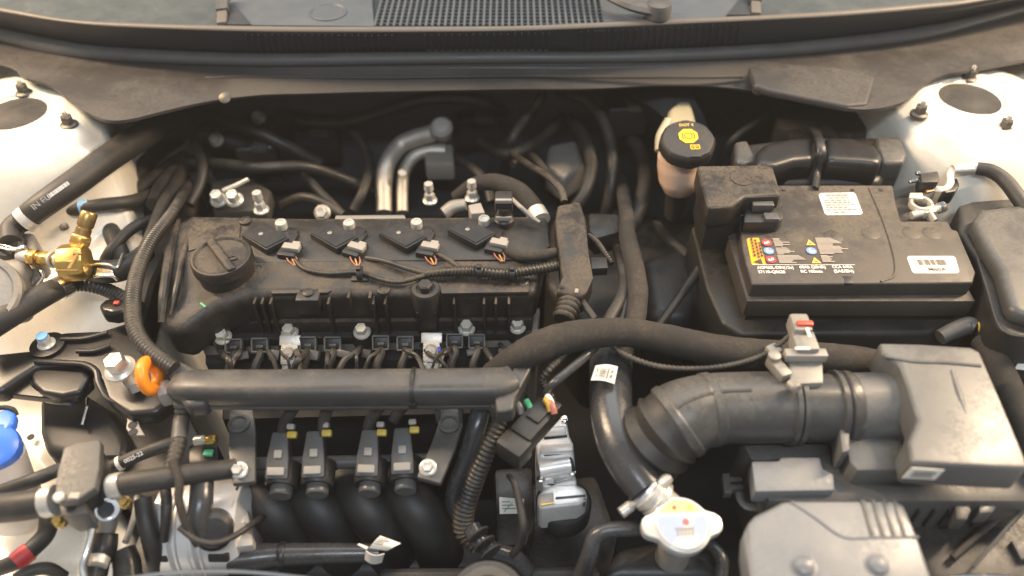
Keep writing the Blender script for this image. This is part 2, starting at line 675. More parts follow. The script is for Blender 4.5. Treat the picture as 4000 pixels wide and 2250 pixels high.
LC = W(55, 436, 0.08)
RC = W(3792, 378, 0.085)
apron('inner_fender_left', -1, LC.x, LC.y, 0.079,
      [(0.60, -0.50), (0.28, -0.535), (0.12, -0.475), (0.03, -0.44), (0.0, -0.46), (-0.04, -0.53), (-0.11, -0.53), (-0.15, -0.46), (-0.2, -0.42), (-0.5, -0.40)],
      [(0.30, 0.03), (0.15, -0.01), (0.05, -0.06), (-0.04, -0.17), (-0.5, -0.20)])
apron('inner_fender_right', 1, RC.x, RC.y, 0.084,
      [(0.60, 0.455), (0.28, 0.478), (0.18, 0.50), (0.05, 0.60), (-0.5, 0.62)],
      [(0.30, 0.035), (0.12, 0.01), (-0.05, -0.08), (-0.5, -0.15)])

bm = B()
box(bm, (0, 0.05, -0.43), (2.2, 1.5, 0.03), bev=0)
put('bay_floor', bm, 'deep_black', kind='structure')
bm = B()
box(bm, (0, 0.455, -0.16), (1.3, 0.03, 0.52), bev=0.004)
put('firewall', bm, 'firewall_felt', kind='structure')
bm = B()                                       # long member under the left apron edge, in front of the dark pit
box(bm, (0, -0.335, -0.33), (1.7, 0.03, 0.2), bev=0.004)
put('radiator_support', bm, 'clean_black', kind='structure')

# strut mount caps and stud nuts -------------------------------------------------
for c, side, lab in ((LC, -1, 'dark rubber strut mount cap set in the white tower beside the long black hose'),
                     (RC, 1, 'dark rubber strut mount cap set in the white tower behind the battery')):
    zc = 0.079 if side < 0 else 0.084
    t = thing('strut_mount', lab, 'strut mount', (c.x, c.y, zc - 0.004))
    bm = B()
    r = 0.0385
    lathe(bm, (c.x, c.y, zc - 0.012), (0, 0, 1), [(r * 1.0, 0), (r * 1.0, 0.009), (r * 0.96, 0.0105), (r * 0.90, 0.0100), (r * 0.5, 0.0125), (r * 0.2, 0.0140), (0, 0.0143)], 40)
    put('cap', bm, 'rubber', t)
    bm = B()
    lathe(bm, (c.x, c.y, zc - 0.012), (0, 0, 1), [(r * 1.20, 0), (r * 1.20, 0.010), (r * 1.10, 0.0135), (r * 1.08, 0.010)], 40)
    put('rim', bm, 'white_paint', t)

NUTS = [(95, 362, 0.079, 'stud nut behind the strut cap at the left edge of the picture'),
        (270, 486, 0.079, 'stud nut on the white tower between the left strut cap and the long black hose'),
        (3590, 445, 0.084, 'stud nut on the white tower just left of the strut cap behind the battery'),
        (3922, 502, 0.082, 'stud nut on the white tower in front of the strut cap at the right edge'),
        (3785, 305, 0.084, 'stud nut directly behind the strut cap that stands behind the battery')]
nut0 = None
for i, (x, y, z, lab) in enumerate(NUTS):
    p = W(x, y, z)
    if nut0 is None:
        nut0 = thing('strut_nut', lab, 'nut', p, 'nuts on the strut mount studs')
        bm = B()
        lathe(bm, p - V((0, 0, 0.002)), (0, 0, 1), [(0.0105, 0), (0.0105, 0.003), (0.0075, 0.005)], 24)
        lathe(bm, p + V((0, 0, 0.003)), (0, 0, 1), [(0.0072, 0), (0.0072, 0.0075), (0.006, 0.009)], 6)
        put('nut', bm, 'nut_grey', nut0)
        bm = B()
        sweep(bm, [p + V((0, 0, 0.010)), p + V((0, 0, 0.016)), p + V((0, 0, 0.018))], [0.0030, 0.0030, 0.0020], 12)
        put('stud', bm, 'lead', nut0)
        p0 = p
    else:
        twin(nut0, p - p0, label=lab)

# ================================================================== cowl and windscreen foot
EDGE_UP = [(-500, -60), (0, 28), (250, 73), (500, 88), (1000, 100), (1500, 103), (2000, 100), (2300, 88), (2600, 72), (3000, 57), (3300, 38), (3600, 12), (3850, -15), (4400, -120)]
EDGE_TR = [(-500, -30), (0, 48), (250, 88), (500, 110), (1000, 128), (1500, 130), (2000, 125), (2300, 115), (2600, 102), (3000, 82), (3300, 66), (3600, 40), (3850, 5), (4400, -110)]
EDGE_FA = [(-500, -5), (0, 108), (250, 160), (500, 187), (1000, 207), (1500, 202), (2000, 199), (2300, 201), (2600, 190), (3000, 170), (3300, 142), (3600, 102), (3850, 45), (4400, -90)]
EDGE_SE = [(-500, 40), (0, 165), (250, 222), (500, 245), (1000, 262), (1500, 257), (2000, 250), (2300, 248), (2600, 245), (3000, 228), (3300, 200), (3600, 160), (3850, 95), (4400, -60)]
EDGE_LO = [(-500, 180), (0, 245), (90, 300), (200, 335), (270, 390), (330, 432), (390, 462), (450, 471), (520, 463), (620, 438), (800, 398), (1000, 372), (1200, 365), (1500, 357), (2000, 348), (2300, 346), (2600, 333), (2800, 338), (2950, 356), (3100, 378), (3300, 420), (3400, 426), (3500, 408), (3560, 378), (3620, 322), (3700, 288), (3800, 272), (4400, 160)]

cowl = thing('cowl_panel', 'dark grey plastic cowl under the windscreen with rubber seal and vent slots', 'cowl', (0, 0.42, 0.02))
# lower front skirt
put('front_panel', ribbon(EDGE_SE, EDGE_LO, 0.093, lambda x: 0.074 + 0.024 * (1 - sstep(500, 900, x) + sstep(3000, 3300, x)), 0.004, 220), 'cowl_plastic', cowl, 60)
# inner step line of the skirt: a raised ledge
bm = B()
P = spline([W(x, y, 0.086) for x, y in [(560, 290), (800, 305), (1000, 300), (1500, 302), (2000, 296), (2300, 300), (2700, 302), (2900, 300)]], 10)
sweep(bm, P, 0.0022, 8)
put('ledge', bm, 'cowl_plastic', cowl)
# fat rubber hood seal
mid = [((a[0] + b[0]) / 2, (a[1] + b[1]) / 2) for a, b in zip(EDGE_FA, EDGE_SE)]
P = spline([W(x, y, 0.098) for x, y in mid], 10)
R = lerp_list([0.5 * abs(b[1] - a[1]) * K(W(a[0], a[1], 0.098)) * 1.02 for a, b in zip(EDGE_FA, EDGE_SE)], len(P))
bm = B()
sweep(bm, P, R, 16, flat=0.9)
seal = put('hood_seal', bm, 'seal_rubber', cowl)
bm = B()
P2 = [p + V((0, -0.010, -0.010)) for p in P]
sweep(bm, P2, [r * 0.45 for r in R], 10)
put('seal_lip', bm, 'cowl_plastic', seal)
# upright face with vent slots
face = put('vent_face', ribbon(EDGE_TR, EDGE_FA, 0.150, 0.104, 0.003, 160), 'cowl_face', cowl, 60)
# slats standing proud of that face, in three runs


def on(c, x):
    for a, b in zip(c, c[1:]):
        if a[0] <= x <= b[0]:
            return a[1] + (b[1] - a[1]) * (x - a[0]) / (b[0] - a[0])


for x0, x1, st in ((960, 1550, 26), (1660, 2160, 27), (2270, 2900, 27)):
    x = x0
    while x < x1:
        dx = (x - 1930) * 0.012
        a = W(x, on(EDGE_TR, x) + 5, 0.1475) + V((0, -0.001, 0))
        b = W(x - dx, on(EDGE_FA, x) - 4, 0.107) + V((0, -0.001, 0))
        bm = B()
        M = basis((a - b), (1, 0, 0))
        box(bm, (a + b) / 2, (0.0030, 0.0026, (a - b).length), M, 0.0006, 1)
        put('slat', bm, 'cowl_face', face)
        x += st
# pale boxes along the middle run paint the light on the slot ends
bm = B()
for k in range(18):
    x = 1676 + k * 27
    p = W(x, on(EDGE_FA, x) - 10, 0.108) + V((0, -0.0015, 0))
    box(bm, p, (0.0052, 0.002, 0.0045), basis((0, -0.3, 1)), 0.0004, 1)
put('lit_slot_ends', bm, 'clip_grey', face)
# trim bead
bm = B()
midt = [((a[0] + b[0]) / 2, (a[1] + b[1]) / 2) for a, b in zip(EDGE_UP, EDGE_TR)]
P = spline([W(x, y, 0.153) for x, y in midt], 10)
R = lerp_list([0.55 * max(10, abs(b[1] - a[1])) * K(W(a[0], a[1], 0.153)) for a, b in zip(EDGE_UP, EDGE_TR)], len(P))
sweep(bm, P, R, 12, flat=0.7)
put('trim_strip', bm, 'trim_plastic', cowl)
# flat top of the cowl behind the bead, with its mesh grille
bm = slab([(880, 96), (905, -20), (960, -260), (1440, -260), (1452, -20), (1462, 102)], 0.1545, 0.004, 0.001)
put('top_panel', bm, 'cowl_top_plastic', cowl)
bm = slab([(2362, 84), (2345, -20), (2330, -260), (2990, -260), (2930, -20), (2925, 60)], 0.1545, 0.004, 0.001)
put('top_panel', bm, 'cowl_top_plastic', cowl)
c = W(1283, 48, 0.1552)
bm = B()
lathe(bm, c - V((0, 0, 0.001)), (0, 0, 1), [(0.0235, 0), (0.0235, 0.0015), (0.0222, 0.0022), (0.021, 0.001), (0, 0.001)], 40)
put('round_boss', bm, 'cowl_top_plastic', cowl)
grille = put('grille', slab([(1455, 108), (1452, -20), (1440, -260), (2330, -260), (2345, -20), (2366, 90)], 0.136, 0.003, 0), 'cowl_face', cowl)
y0 = W(1900, 98, 0.154).y
y1 = W(1900, -190, 0.154).y
xa, xb_ = W(1462, 98, 0.154).x, W(2362, 84, 0.154).x
nb = 36
for k in range(nb + 1):
    x = xa + (xb_ - xa) * k / nb
    bm = B()
    box(bm, (x, (y0 + y1) / 2, 0.150), (0.0032, abs(y1 - y0), 0.008), bev=0.0006, seg=1)
    put('bar', bm, 'cowl_top_plastic', grille)
yy = y0
while yy < y1:
    bm = B()
    box(bm, ((xa + xb_) / 2, yy, 0.149), (xb_ - xa, 0.0016, 0.006), bev=0.0004, seg=1)
    put('bar', bm, 'cowl_top_plastic', grille)
    yy += 0.0098
# pale scraps under the mesh: dry leaf, and light painted as colour
bm = B()
rnd = random.Random(4)
for (x, y) in ((1818, 48), (1845, 52), (1928, 50), (1928, 72), (1928, 88), (2085, 26), (2110, 44), (2140, 50), (2165, 52), (2190, 50), (1690, 55)):
    p = W(x, y, 0.141)
    box(bm, p, (0.008, 0.005, 0.002), MX.Rotation(rnd.uniform(0, 3), 3, 'Z'), 0.0003, 1)
put('leaf_and_light_flecks', bm, 'clip_grey', label='pale scraps of dry leaf and painted light caught under the cowl mesh grille', cat='litter', kind='stuff')
# end clips by the glass
for x, dx in ((868, 1), (2952, -1)):
    bm = B()
    y = on(EDGE_UP, x)
    a, b = W(x, y - 4, 0.156), W(x + 4 * dx, y - 130, 0.166)
    M = basis(b - a, (1, 0, 0))
    box(bm, a.lerp(b, 0.15), (0.0125, 0.008, (b - a).length * 0.36), M, 0.002)
    put('clip', bm, 'trim_plastic', cowl)
    bm = B()
    box(bm, a.lerp(b, 0.62), (0.0155, 0.012, (b - a).length * 0.55), M, 0.003)
    put('clip', bm, 'grey_plastic', cowl)
    bm = slab([(x + 18 * dx, y - 3), (x + 42 * dx, y - 88), (x + 112 * dx, y - 2)], 0.1575, 0.003, 0.0008)
    put('gusset', bm, 'cowl_face', cowl)
# windscreen glass behind, shows at both corners
bm = B()
front = [W(x, y, 0.153) + V((0, 0.010, -0.012)) for x, y in midt]
front = spline(front, 6)
rowa = [bm.verts.new(p) for p in front]
rowb = [bm.verts.new((p.x * 0.93, 1.0, 0.152)) for p in front]
fs_ = [bm.faces.new((rowa[k], rowa[k + 1], rowb[k + 1], rowb[k])) for k in range(len(front) - 1)]
bm.normal_update()
bmesh.ops.solidify(bm, geom=fs_, thickness=0.004)
put('windshield', bm, 'windshield_glass', label='grey tinted windscreen glass behind the cowl', cat='windscreen')
# wiper
wp = thing('wiper_arm', 'grey wiper arm with round pivot cap on the cowl beside the mesh grille', 'wiper', W(2566, 62, 0.158))
bm = B()
A = [W(2566, 40, 0.166), W(2450, 15, 0.172), W(2330, -50, 0.178), W(2150, -200, 0.19)]
sweep(bm, spline(A, 5), lerp_list([0.0135, 0.011, 0.008, 0.007], 16), 8, flat=0.55)
put('arm', bm, 'grey_plastic', wp)
bm = B()
pc = W(2568, 62, 0.158)
lathe(bm, pc, (0, 0, 1), [(0.0165, 0), (0.0165, 0.012), (0.0150, 0.017), (0.010, 0.0195), (0, 0.0200)], 32)
put('pivot_cap', bm, 'grey_plastic', wp)
# square end block of the cowl above the battery
blk = slab([(2925, 262), (2985, 238), (3360, 268), (3420, 300), (3390, 405), (3310, 412), (3000, 350), (2945, 330)], 0.101, 0.011, 0.005, seg=4)
put('end_block', blk, 'cowl_plastic', cowl)
for x, y, lab in ((880, 383, 0), (2960, 352, 0)):
    bm = B()
    p = W(x, y, 0.080)
    lathe(bm, p, (0, -0.6, 0.8), [(0.0075, 0), (0.0075, 0.002), (0.005, 0.003), (0, 0.0035)], 18)
    put('rivet', bm, 'nut_grey', cowl)

# ================================================================== engine: valve cover
vc = thing('valve_cover', 'dusty black plastic valve cover with ribbed front lying across the engine', 'valve cover', W(1400, 1240, -0.06))
bm = slab([(690, 868), (745, 836), (1200, 846), (2140, 838), (2150, 900), (2095, 1143), (985, 1153), (848, 1200, -0.006), (725, 1298, -0.020), (640, 1285, -0.016), (612, 1180, -0.004), (650, 1010)], 0.0, 0.045, 0.010, seg=4)
body = put('cover_body', bm, 'dusty_plastic', vc)
# raised rear bank the coils sit in
bm = slab([(975, 858), (2125, 848), (2150, 960), (2090, 1010), (1000, 1022), (950, 930)], 0.0, 0.0, 0) if False else B()
prism(bm, [W(960, 900, 0.0035), W(985, 862, 0.0035), W(2130, 850, 0.0035), W(2150, 960, 0.0035), W(2080, 1012, 0.0035), W(1000, 1024, 0.0035)], (0, 0, -0.006), 0.002)
put('coil_deck', bm, 'black_plastic', vc)
# stepped front: three ledges and the gasket flange
put('front_ledge', slab([(985, 1188), (2085, 1182), (2085, 1120), (985, 1126)], -0.016, 0.035, 0.003), 'dusty_plastic', vc)
put('front_ledge', slab([(870, 1262), (2080, 1250), (2080, 1190), (870, 1200)], -0.040, 0.022, 0.003), 'dusty_plastic', vc)
put('flange', slab([(790, 1322), (850, 1330), (2075, 1300), (2085, 1220), (800, 1240)], -0.057, 0.012, 0.002), 'black_plastic', vc)
for x in (1012, 1042, 1075, 1295, 1467, 1512, 1775, 1890, 1935, 1985):
    bm = B()
    a, b = W(x, 1172, -0.004), W(x + 6, 1275, -0.052)
    box(bm, (a + b) / 2 + V((0, -0.001, 0)), (0.0028, 0.014, abs(a.z - b.z)), None, 0.0006, 1)
    put('rib', bm, 'dusty_plastic', vc)
for x in (1365, 1448):
    bm = B()
    a = W(x, 1150, 0.0)
    box(bm, a + V((0, -0.002, -0.008)), (0.003, 0.012, 0.022), None, 0.0006, 1)
    put('rib', bm, 'dusty_plastic', vc)
# low moulded relief on the cover's top
for poly, z_ in (([(1700, 1092), (2070, 1084), (2066, 1140), (1725, 1146)], 0.0025), ([(1040, 1085), (1330, 1090), (1335, 1110), (1280, 1142), (1060, 1146)], 0.002), ([(730, 880), (940, 876), (935, 930), (800, 960), (735, 980)], 0.002)):
    put('raised_pad', slab(poly, z_, 0.006, 0.002), 'dusty_plastic', vc)
for x, y in ((1010, 1060), (1500, 1140), (2040, 1110), (960, 870)):
    bm = B()
    lathe(bm, W(x, y, -0.001), (0, 0, 1), [(0.0075, 0), (0.007, 0.004), (0.005, 0.0052), (0.0042, 0.004), (0, 0.004)], 20)
    put('round_boss', bm, 'dusty_plastic', vc)
# square boss and round sensor on the front edge
bm = B()
p = W(1208, 1150, -0.002)
box(bm, p + V((0, -0.002, -0.008)), (0.026, 0.022, 0.024), None, 0.003)
lathe(bm, p + V((0, -0.002, 0.003)), (0, 0, 1), [(0.006, 0), (0.006, 0.003), (0.004, 0.004), (0, 0.004)], 18)
put('square_boss', bm, 'black_plastic', vc)
# bulges round the flange bolts
BOLTS = [(873, 1318), (1133, 1300), (1415, 1298), (1823, 1284), (2021, 1277)]
for x, y in BOLTS:
    p = W(x, y, -0.057)
    bm = B()
    lathe(bm, p + V((0, 0, -0.016)), (0, 0, 1), [(0.0125, 0), (0.0125, 0.017), (0.0115, 0.019), (0, 0.019)], 24)
    put('bolt_boss', bm, 'black_plastic', vc)
b0 = None
for x, y in BOLTS:
    p = W(x, y, -0.0530)
    if b0 is None:
        b0 = put('bolt', hexbolt(p, (0, -0.25, 1), 0.0100), 'zinc', vc)
        pb = p
    else:
        twin(b0, p - pb, vc)
# left shoulder ridges (chain cover)
for path, r in (([(700, 860, -0.006), (668, 960, 0.003), (640, 1150, 0.003), (630, 1260, -0.012)], [8, 20, 20, 12]), ([(755, 850, -0.006), (715, 1000, 0.003), (690, 1130, 0.003), (665, 1230, -0.010)], [5, 12, 14, 6])):
    put('ridge', hose_bm(path, r, 10), 'dusty_plastic', vc)
bm = B()
quadp = W(793, 1192, 0.0)
box(bm, quadp + V((0, 0, 0.0005)), (0.009, 0.0022, 0.0008), MX.Rotation(-0.7, 3, 'Z'), 0.0002, 1)
put('paint_mark', bm, 'green_paint', vc, label='short pale green paint mark')
# round sensor with column in front of the third coil
sn = thing('cam_sensor', 'round black sensor plugged in the valve cover front edge', 'sensor', W(1660, 1190, -0.02))
p = W(1662, 1128, 0.004)
bm = B()
lathe(bm, p + V((0, 0, -0.030)), (0, 0, 1), [(0.0165, 0), (0.0165, 0.028), (0.0150, 0.031), (0.0105, 0.0315), (0.0100, 0.030), (0, 0.030)], 32)
put('cap', bm, 'black_plastic', sn)
bm = B()
lathe(bm, p + V((0, 0, -0.001)), (0, 0, 1), [(0.0085, 0), (0.0085, 0.008), (0.007, 0.0095), (0, 0.0095)], 6)
put('hex_plug', bm, 'black_plastic', sn)
bm = B()
box(bm, p + V((0.0, -0.004, -0.042)), (0.024, 0.022, 0.038), None, 0.004)
put('column', bm, 'coil_black', sn)

# oil filler cap ------------------------------------------------------------------
p = W(882, 1052, 0.008)
oc = thing('oil_filler_cap', 'round dusty oil filler cap with a raised grip bar on the valve cover', 'oil cap', p + V((0, 0, -0.008)))
bm = B()
r = 0.0335
lathe(bm, p, (0, 0, 1), [(r * 0.90, -0.01), (r * 0.93, 0.006), (r * 1.0, 0.008), (r * 1.0, 0.018), (r * 0.96, 0.0212), (r * 0.90, 0.0215), (r * 0.84, 0.0190), (r * 0.5, 0.0178), (0, 0.0178)], 48)
put('cap', bm, 'dusty_plastic', oc)
bm = B()
for dz, w, l in ((0.019, 0.0095, 0.062),):
    box(bm, p + V((0, 0.0, dz + 0.001)), (l, w, 0.010), MX.Rotation(math.radians(-52), 3, 'Z'), 0.003, 3)
put('grip_bar', bm, 'dusty_plastic', oc)
bm = B()
q = p + V((0.011, -0.005, 0.0182))
box(bm, q, (0.017, 0.0022, 0.003), MX.Rotation(math.radians(22), 3, 'Z'), 0.0006, 1)
box(bm, q + V((-0.001, 0.006, 0)), (0.008, 0.0016, 0.002), MX.Rotation(math.radians(22), 3, 'Z'), 0.0004, 1)
put('embossed_mark', bm, 'dusty_plastic', oc)
bm = B()
lathe(bm, p + V((0, -0.002, -0.026)), (0, 0, 1), [(r * 0.88, 0), (r * 0.84, 0.02)], 40)
put('neck', bm, 'black_plastic', oc)

# ignition coils --------------------------------------------------------------------
COILS = [(1035, 921), (1304, 917), (1573, 916), (1842, 903)]
CLAB = ['black ignition coil nearest the oil filler cap', 'second black ignition coil from the oil filler cap',
        'third black ignition coil from the oil filler cap', 'black ignition coil farthest from the oil filler cap']
c4 = W(1842, 903, 0.013)
coil0 = thing('ignition_coil', CLAB[3], 'ignition coil', c4 - V((0, 0, 0.013)), 'ignition coils on the valve cover')
dia = [W(1821, 850, 0.013), W(1938, 911, 0.013), W(1862, 957, 0.013), W(1746, 897, 0.013)]
bm = B()
prism(bm, dia, (0, 0, -0.0105), 0.0015)
put('housing', bm, 'coil_black', coil0)
bm = B()
c = sum(dia, V((0, 0, 0))) / 4
prism(bm, [c + (q - c) * 0.90 + V((0, 0, 0.0014)) for q in dia], (0, 0, -0.0012), 0.0005, seg=1)
put('lid', bm, 'coil_black', coil0)
bm = B()
q = W(1826, 896, 0.0146)
lathe(bm, q, (0, 0, 1), [(0.0026, 0), (0.0026, 0.0006), (0.0018, 0.0008), (0.0017, 0.0002), (0, 0.0002)], 18)
put('ring_mark', bm, 'clip_grey', coil0)
bm = B()
q = W(1892, 880, 0.004)
lathe(bm, q, (0, 0, 1), [(0.0070, 0), (0.0070, 0.010), (0.0064, 0.0112), (0.0045, 0.0112), (0.004, 0.010), (0, 0.010)], 24)
put('bolt', bm, 'white_steel', coil0)
bm = B()
q = W(1905, 895, 0.003)
box(bm, q, (0.030, 0.018, 0.009), MX.Rotation(math.radians(-25), 3, 'Z'), 0.003)
put('mounting_ear', bm, 'coil_black', coil0)
bm = B()                                   # plug with its grey lock
q = W(1948, 968, 0.007)
RZ = MX.Rotation(math.radians(-18), 3, 'Z')
box(bm, q + V((-0.003, 0.004, -0.003)), (0.022, 0.026, 0.013), RZ, 0.003)
box(bm, q + V((-0.008, 0.022, -0.004)), (0.020, 0.030, 0.010), RZ, 0.003)
plug = put('connector', bm, 'coil_black', coil0)
bm = B()
box(bm, q + V((0.0005, 0.002, 0.0055)), (0.0205, 0.0095, 0.0058), RZ, 0.0012)
box(bm, q + V((0.0055, 0.0068, 0.0055)), (0.009, 0.006, 0.0050), RZ, 0.001)
put('lock_clip', bm, 'clip_grey', plug)
for dx, m in ((0.004, 'pink_wire'), (-0.001, 'yellow_wire'), (-0.006, 'pink_wire')):
    bm = B()
    sweep(bm, spline([q + V((dx, -0.007, 0.0)), q + V((dx + 0.003, -0.013, -0.002)), q + V((0.005 + dx * 0.3, -0.019, -0.004))], 4), 0.0009, 8)
    put('wire', bm, m, plug)
for k in range(3):
    cc_ = twin(coil0, W(*COILS[k], 0.013) - c4, label=CLAB[k])
    for ch in cc_.children:
        if ch.name.startswith('connector'):
            ch.rotation_euler.z = (0.12, -0.10, 0.05)[k]
            ch.location.x += (0.001, -0.0015, 0.0005)[k]
        if ch.name.startswith('bolt'):
            ch.location.z += (0.001, -0.001, 0.0)[k]

# coil loom -------------------------------------------------------------------------
lm = thing('coil_wiring_loom', 'thin dusty taped wiring loom linking the four coil plugs', 'wiring', W(1600, 1090, 0.004))
put('branch', hose_bm([(1148, 1010, 0.004), (1190, 1050, 0.007), (1280, 1068, 0.007), (1400, 1064, 0.008), (1490, 1092, 0.008), (1560, 1101, 0.008), (1640, 1082, 0.009), (1700, 1066, 0.010)], [9, 9, 9, 10, 10, 10, 11, 12], 10, (0.003, 0.07)), 'conduit', lm)
put('branch', hose_bm([(1430, 1008, 0.004), (1500, 1020, 0.008), (1580, 1046, 0.009), (1660, 1068, 0.010)], 10, 10, wob=0.05), 'conduit', lm)
put('branch', hose_bm([(1712, 992, 0.006), (1760, 1020, 0.009), (1800, 1048, 0.011), (1840, 1062, 0.011)], 10, 10, wob=0.06), 'conduit', lm)
put('trunk', hose_bm([(1660, 1070, 0.010), (1750, 1062, 0.011), (1850, 1060, 0.012), (1960, 1070, 0.012), (2060, 1058, 0.012), (2180, 1038, 0.012)], [16, 20, 22, 22, 20, 20], 14, (0.0042, 0.12)), 'conduit', lm)
put('branch', hose_bm([(1985, 984, 0.006), (2040, 1000, 0.010), (2110, 998, 0.012), (2175, 985, 0.014)], [16, 24, 24, 20], 12, wob=0.03), 'tape_fabric', lm)
for x, y in ((1872, 1060), (2000, 1068), (1405, 1066)):
    p = W(x, y, 0.012)
    bm = B()
    lathe(bm, p + V((-0.003, 0, 0)), (1, 0.05, 0), [(0.0078, 0), (0.0078, 0.006)], 16)
    box(bm, p + V((0, -0.002, 0.009)), (0.005, 0.006, 0.004), None, 0.001)
    put('cable_tie', bm, 'black_plastic', lm)
bm = B()
p = W(1408, 1090, 0.002)
box(bm, p, (0.020, 0.012, 0.008), None, 0.003)
put('clip_foot', bm, 'black_plastic', lm)

# cylinder head strip in front of the cover -----------------------------------------
hd = thing('cylinder_head', 'cast alloy cylinder head edge showing below the valve cover flange', 'cylinder head', W(1400, 1400, -0.15))
put('block', slab([(780, 1345), (2100, 1310), (2110, 1200), (780, 1240)], -0.066, 0.2, 0.003), 'cast_alloy', hd)
bm = B()
for x in range(1000, 2080, 40):
    p = W(x, 1336 - (x - 1000) * 0.022, -0.068)
    box(bm, p, (0.011, 0.006, 0.010), None, 0.002, 1)
put('casting_rim', bm, 'cast_alloy', hd)
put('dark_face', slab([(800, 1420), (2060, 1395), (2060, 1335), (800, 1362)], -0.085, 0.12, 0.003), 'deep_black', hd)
# injector harness plugs: square sockets in a row
PL = [(918, 1350), (1020, 1347), (1207, 1342), (1303, 1342), (1490, 1337), (1585, 1340), (1777, 1330), (1863, 1332)]
pk0 = None
for i, (x, y) in enumerate(PL):
    p = W(x, y, -0.060)
    lab = 'square black harness plug %s in the row under the valve cover' % ['first', 'second', 'third', 'fourth', 'fifth', 'sixth', 'seventh', 'eighth'][i]
    lab += ' from the left'
    if pk0 is None:
        pk0 = thing('harness_plug', lab, 'plug', p, 'square plugs under the valve cover')
        pp0 = p
        M = basis((0, -0.72, 0.70), (1, 0, 0))
        bm = B()
        for (cx_, cy_, sx, sy) in ((0, 0.0075, 0.0185, 0.002), (0, -0.0075, 0.0185, 0.002), (-0.0088, 0, 0.002, 0.014), (0.0088, 0, 0.002, 0.014)):
            box(bm, p + M @ V((cx_, cy_, 0.003)), (sx, sy, 0.008), M, 0.0006, 1)
        put('rim', bm, 'airbox_plastic', pk0)
        bm = B()
        box(bm, p + M @ V((0, 0, -0.004)), (0.016, 0.012, 0.012), M, 0.001)
        put('body', bm, 'black_plastic', pk0)
        bm = B()
        box(bm, p + M @ V((0, -0.0015, 0.004)), (0.008, 0.0035, 0.004), M, 0.0008)
        put('latch', bm, 'grey_plastic', pk0)
        bm = B()
        sweep(bm, spline([p + M @ V((0, -0.006, 0)), p + V((0.001, -0.014, -0.004)), p + V((-0.004, -0.028, -0.016)), p + V((0.006, -0.04, -0.05))], 5), 0.0048, 10)
        put('wire_boot', bm, 'rubber', pk0)
    else:
        twin(pk0, p - pp0, label=lab)
# silver engine lifting tabs with bolt and paint
for i, (x, y, lab) in enumerate(((1130, 1385, 'silver bolted tab with blue paint dab below the second flange bolt'), (1685, 1375, 'silver bolted tab below the round cam sensor'))):
    p = W(x, y, -0.062)
    t = thing('steel_tab', lab, 'bracket', p - V((0, 0, 0.02)), 'silver tabs under the valve cover')
    M = basis((0, -0.60, 0.80), (1, 0, 0))
    bm = B()
    box(bm, p + M @ V((0, 0, 0)), (0.019, 0.023, 0.003), M, 0.002)
    box(bm, p + M @ V((0, -0.016, -0.006)), (0.019, 0.012, 0.004), M, 0.002)
    put('plate', bm, 'lead', t)
    bm = B()
    box(bm, p + M @ V((0, 0.016, -0.001)), (0.024, 0.012, 0.003), M, 0.002)
    put('stem', bm, 'alloy', t)
    bm = B()
    q = p + M @ V((0, 0.001, 0.0015))
    lathe(bm, q, M @ V((0, 0, 1)), [(0.0080, 0), (0.0080, 0.001), (0.0066, 0.0014), (0.0062, 0.006), (0.0054, 0.007), (0.002, 0.007), (0.0015, 0.0075), (0, 0.0075)], 24)
    put('bolt', bm, 'cast_alloy', t)
    bm = B()
    box(bm, p + M @ V((0.0088, 0.003, 0.0022)), (0.004, 0.006, 0.0012), M, 0.0005, 1)
    put('paint_mark', bm, 'blue_paint', t)

# front wiring duct -----------------------------------------------------------------
dc = thing('wiring_duct', 'long grey-black wiring duct running across the front of the engine', 'cable duct', W(1350, 1560, -0.03))
bm = B()
P0 = [W(690, 1512, -0.004), W(760, 1514, 0.0), W(1000, 1516, 0.002), W(1350, 1515, 0.003), W(1700, 1512, 0.003), W(1930, 1508, 0.002), W(2000, 1490, 0.0)]
sweep(bm, spline(P0, 5), lerp_list([0.013, 0.0165, 0.0172, 0.0172, 0.0172, 0.0172, 0.015], 31), 24, flat=0.86, sq=0.62)
put('cover', bm, 'duct_plastic', dc, 50)
bm = B()
sweep(bm, spline([p + V((0, -0.013, -0.0115)) for p in P0], 5), 0.0042, 10)
put('lower_lip', bm, 'duct_plastic', dc)
put('end_shoe', slab([(640, 1408), (700, 1405), (800, 1450), (850, 1500), (800, 1580), (725, 1588), (690, 1540), (655, 1460)], 0.002, 0.02, 0.006, seg=3), 'duct_plastic', dc)
put('end_shoe', slab([(1985, 1470), (2060, 1345), (2085, 1350), (2095, 1400), (2015, 1545), (2005, 1600), (1940, 1610), (1930, 1545)], 0.006, 0.02, 0.005, seg=3), 'duct_plastic', dc)
bm = B()
p = W(2066, 1381, 0.0065)
box(bm, p, (0.004, 0.008, 0.0012), MX.Rotation(-0.6, 3, 'Z'), 0.0005, 1)
box(bm, W(664, 1432, 0.003), (0.004, 0.004, 0.0015), None, 0.0005, 1)
put('slot', bm, 'deep_black', dc)
bm = B()
p = W(1617, 1512, 0.003)
sweep(bm, [p + V((0, math.cos(a) * 0.0185, math.sin(a) * 0.0162)) for a in [2 * math.pi * k / 28 for k in range(28)]], 0.0022, 6, closed=True)
box(bm, p + V((0, -0.0185, -0.004)), (0.007, 0.005, 0.008), None, 0.001)
put('cable_tie', bm, 'clean_black', dc)
bm = B()
box(bm, W(1965, 1600, -0.014), (0.024, 0.010, 0.020), None, 0.003)
put('outlet_collar', bm, 'grey_plastic', dc)

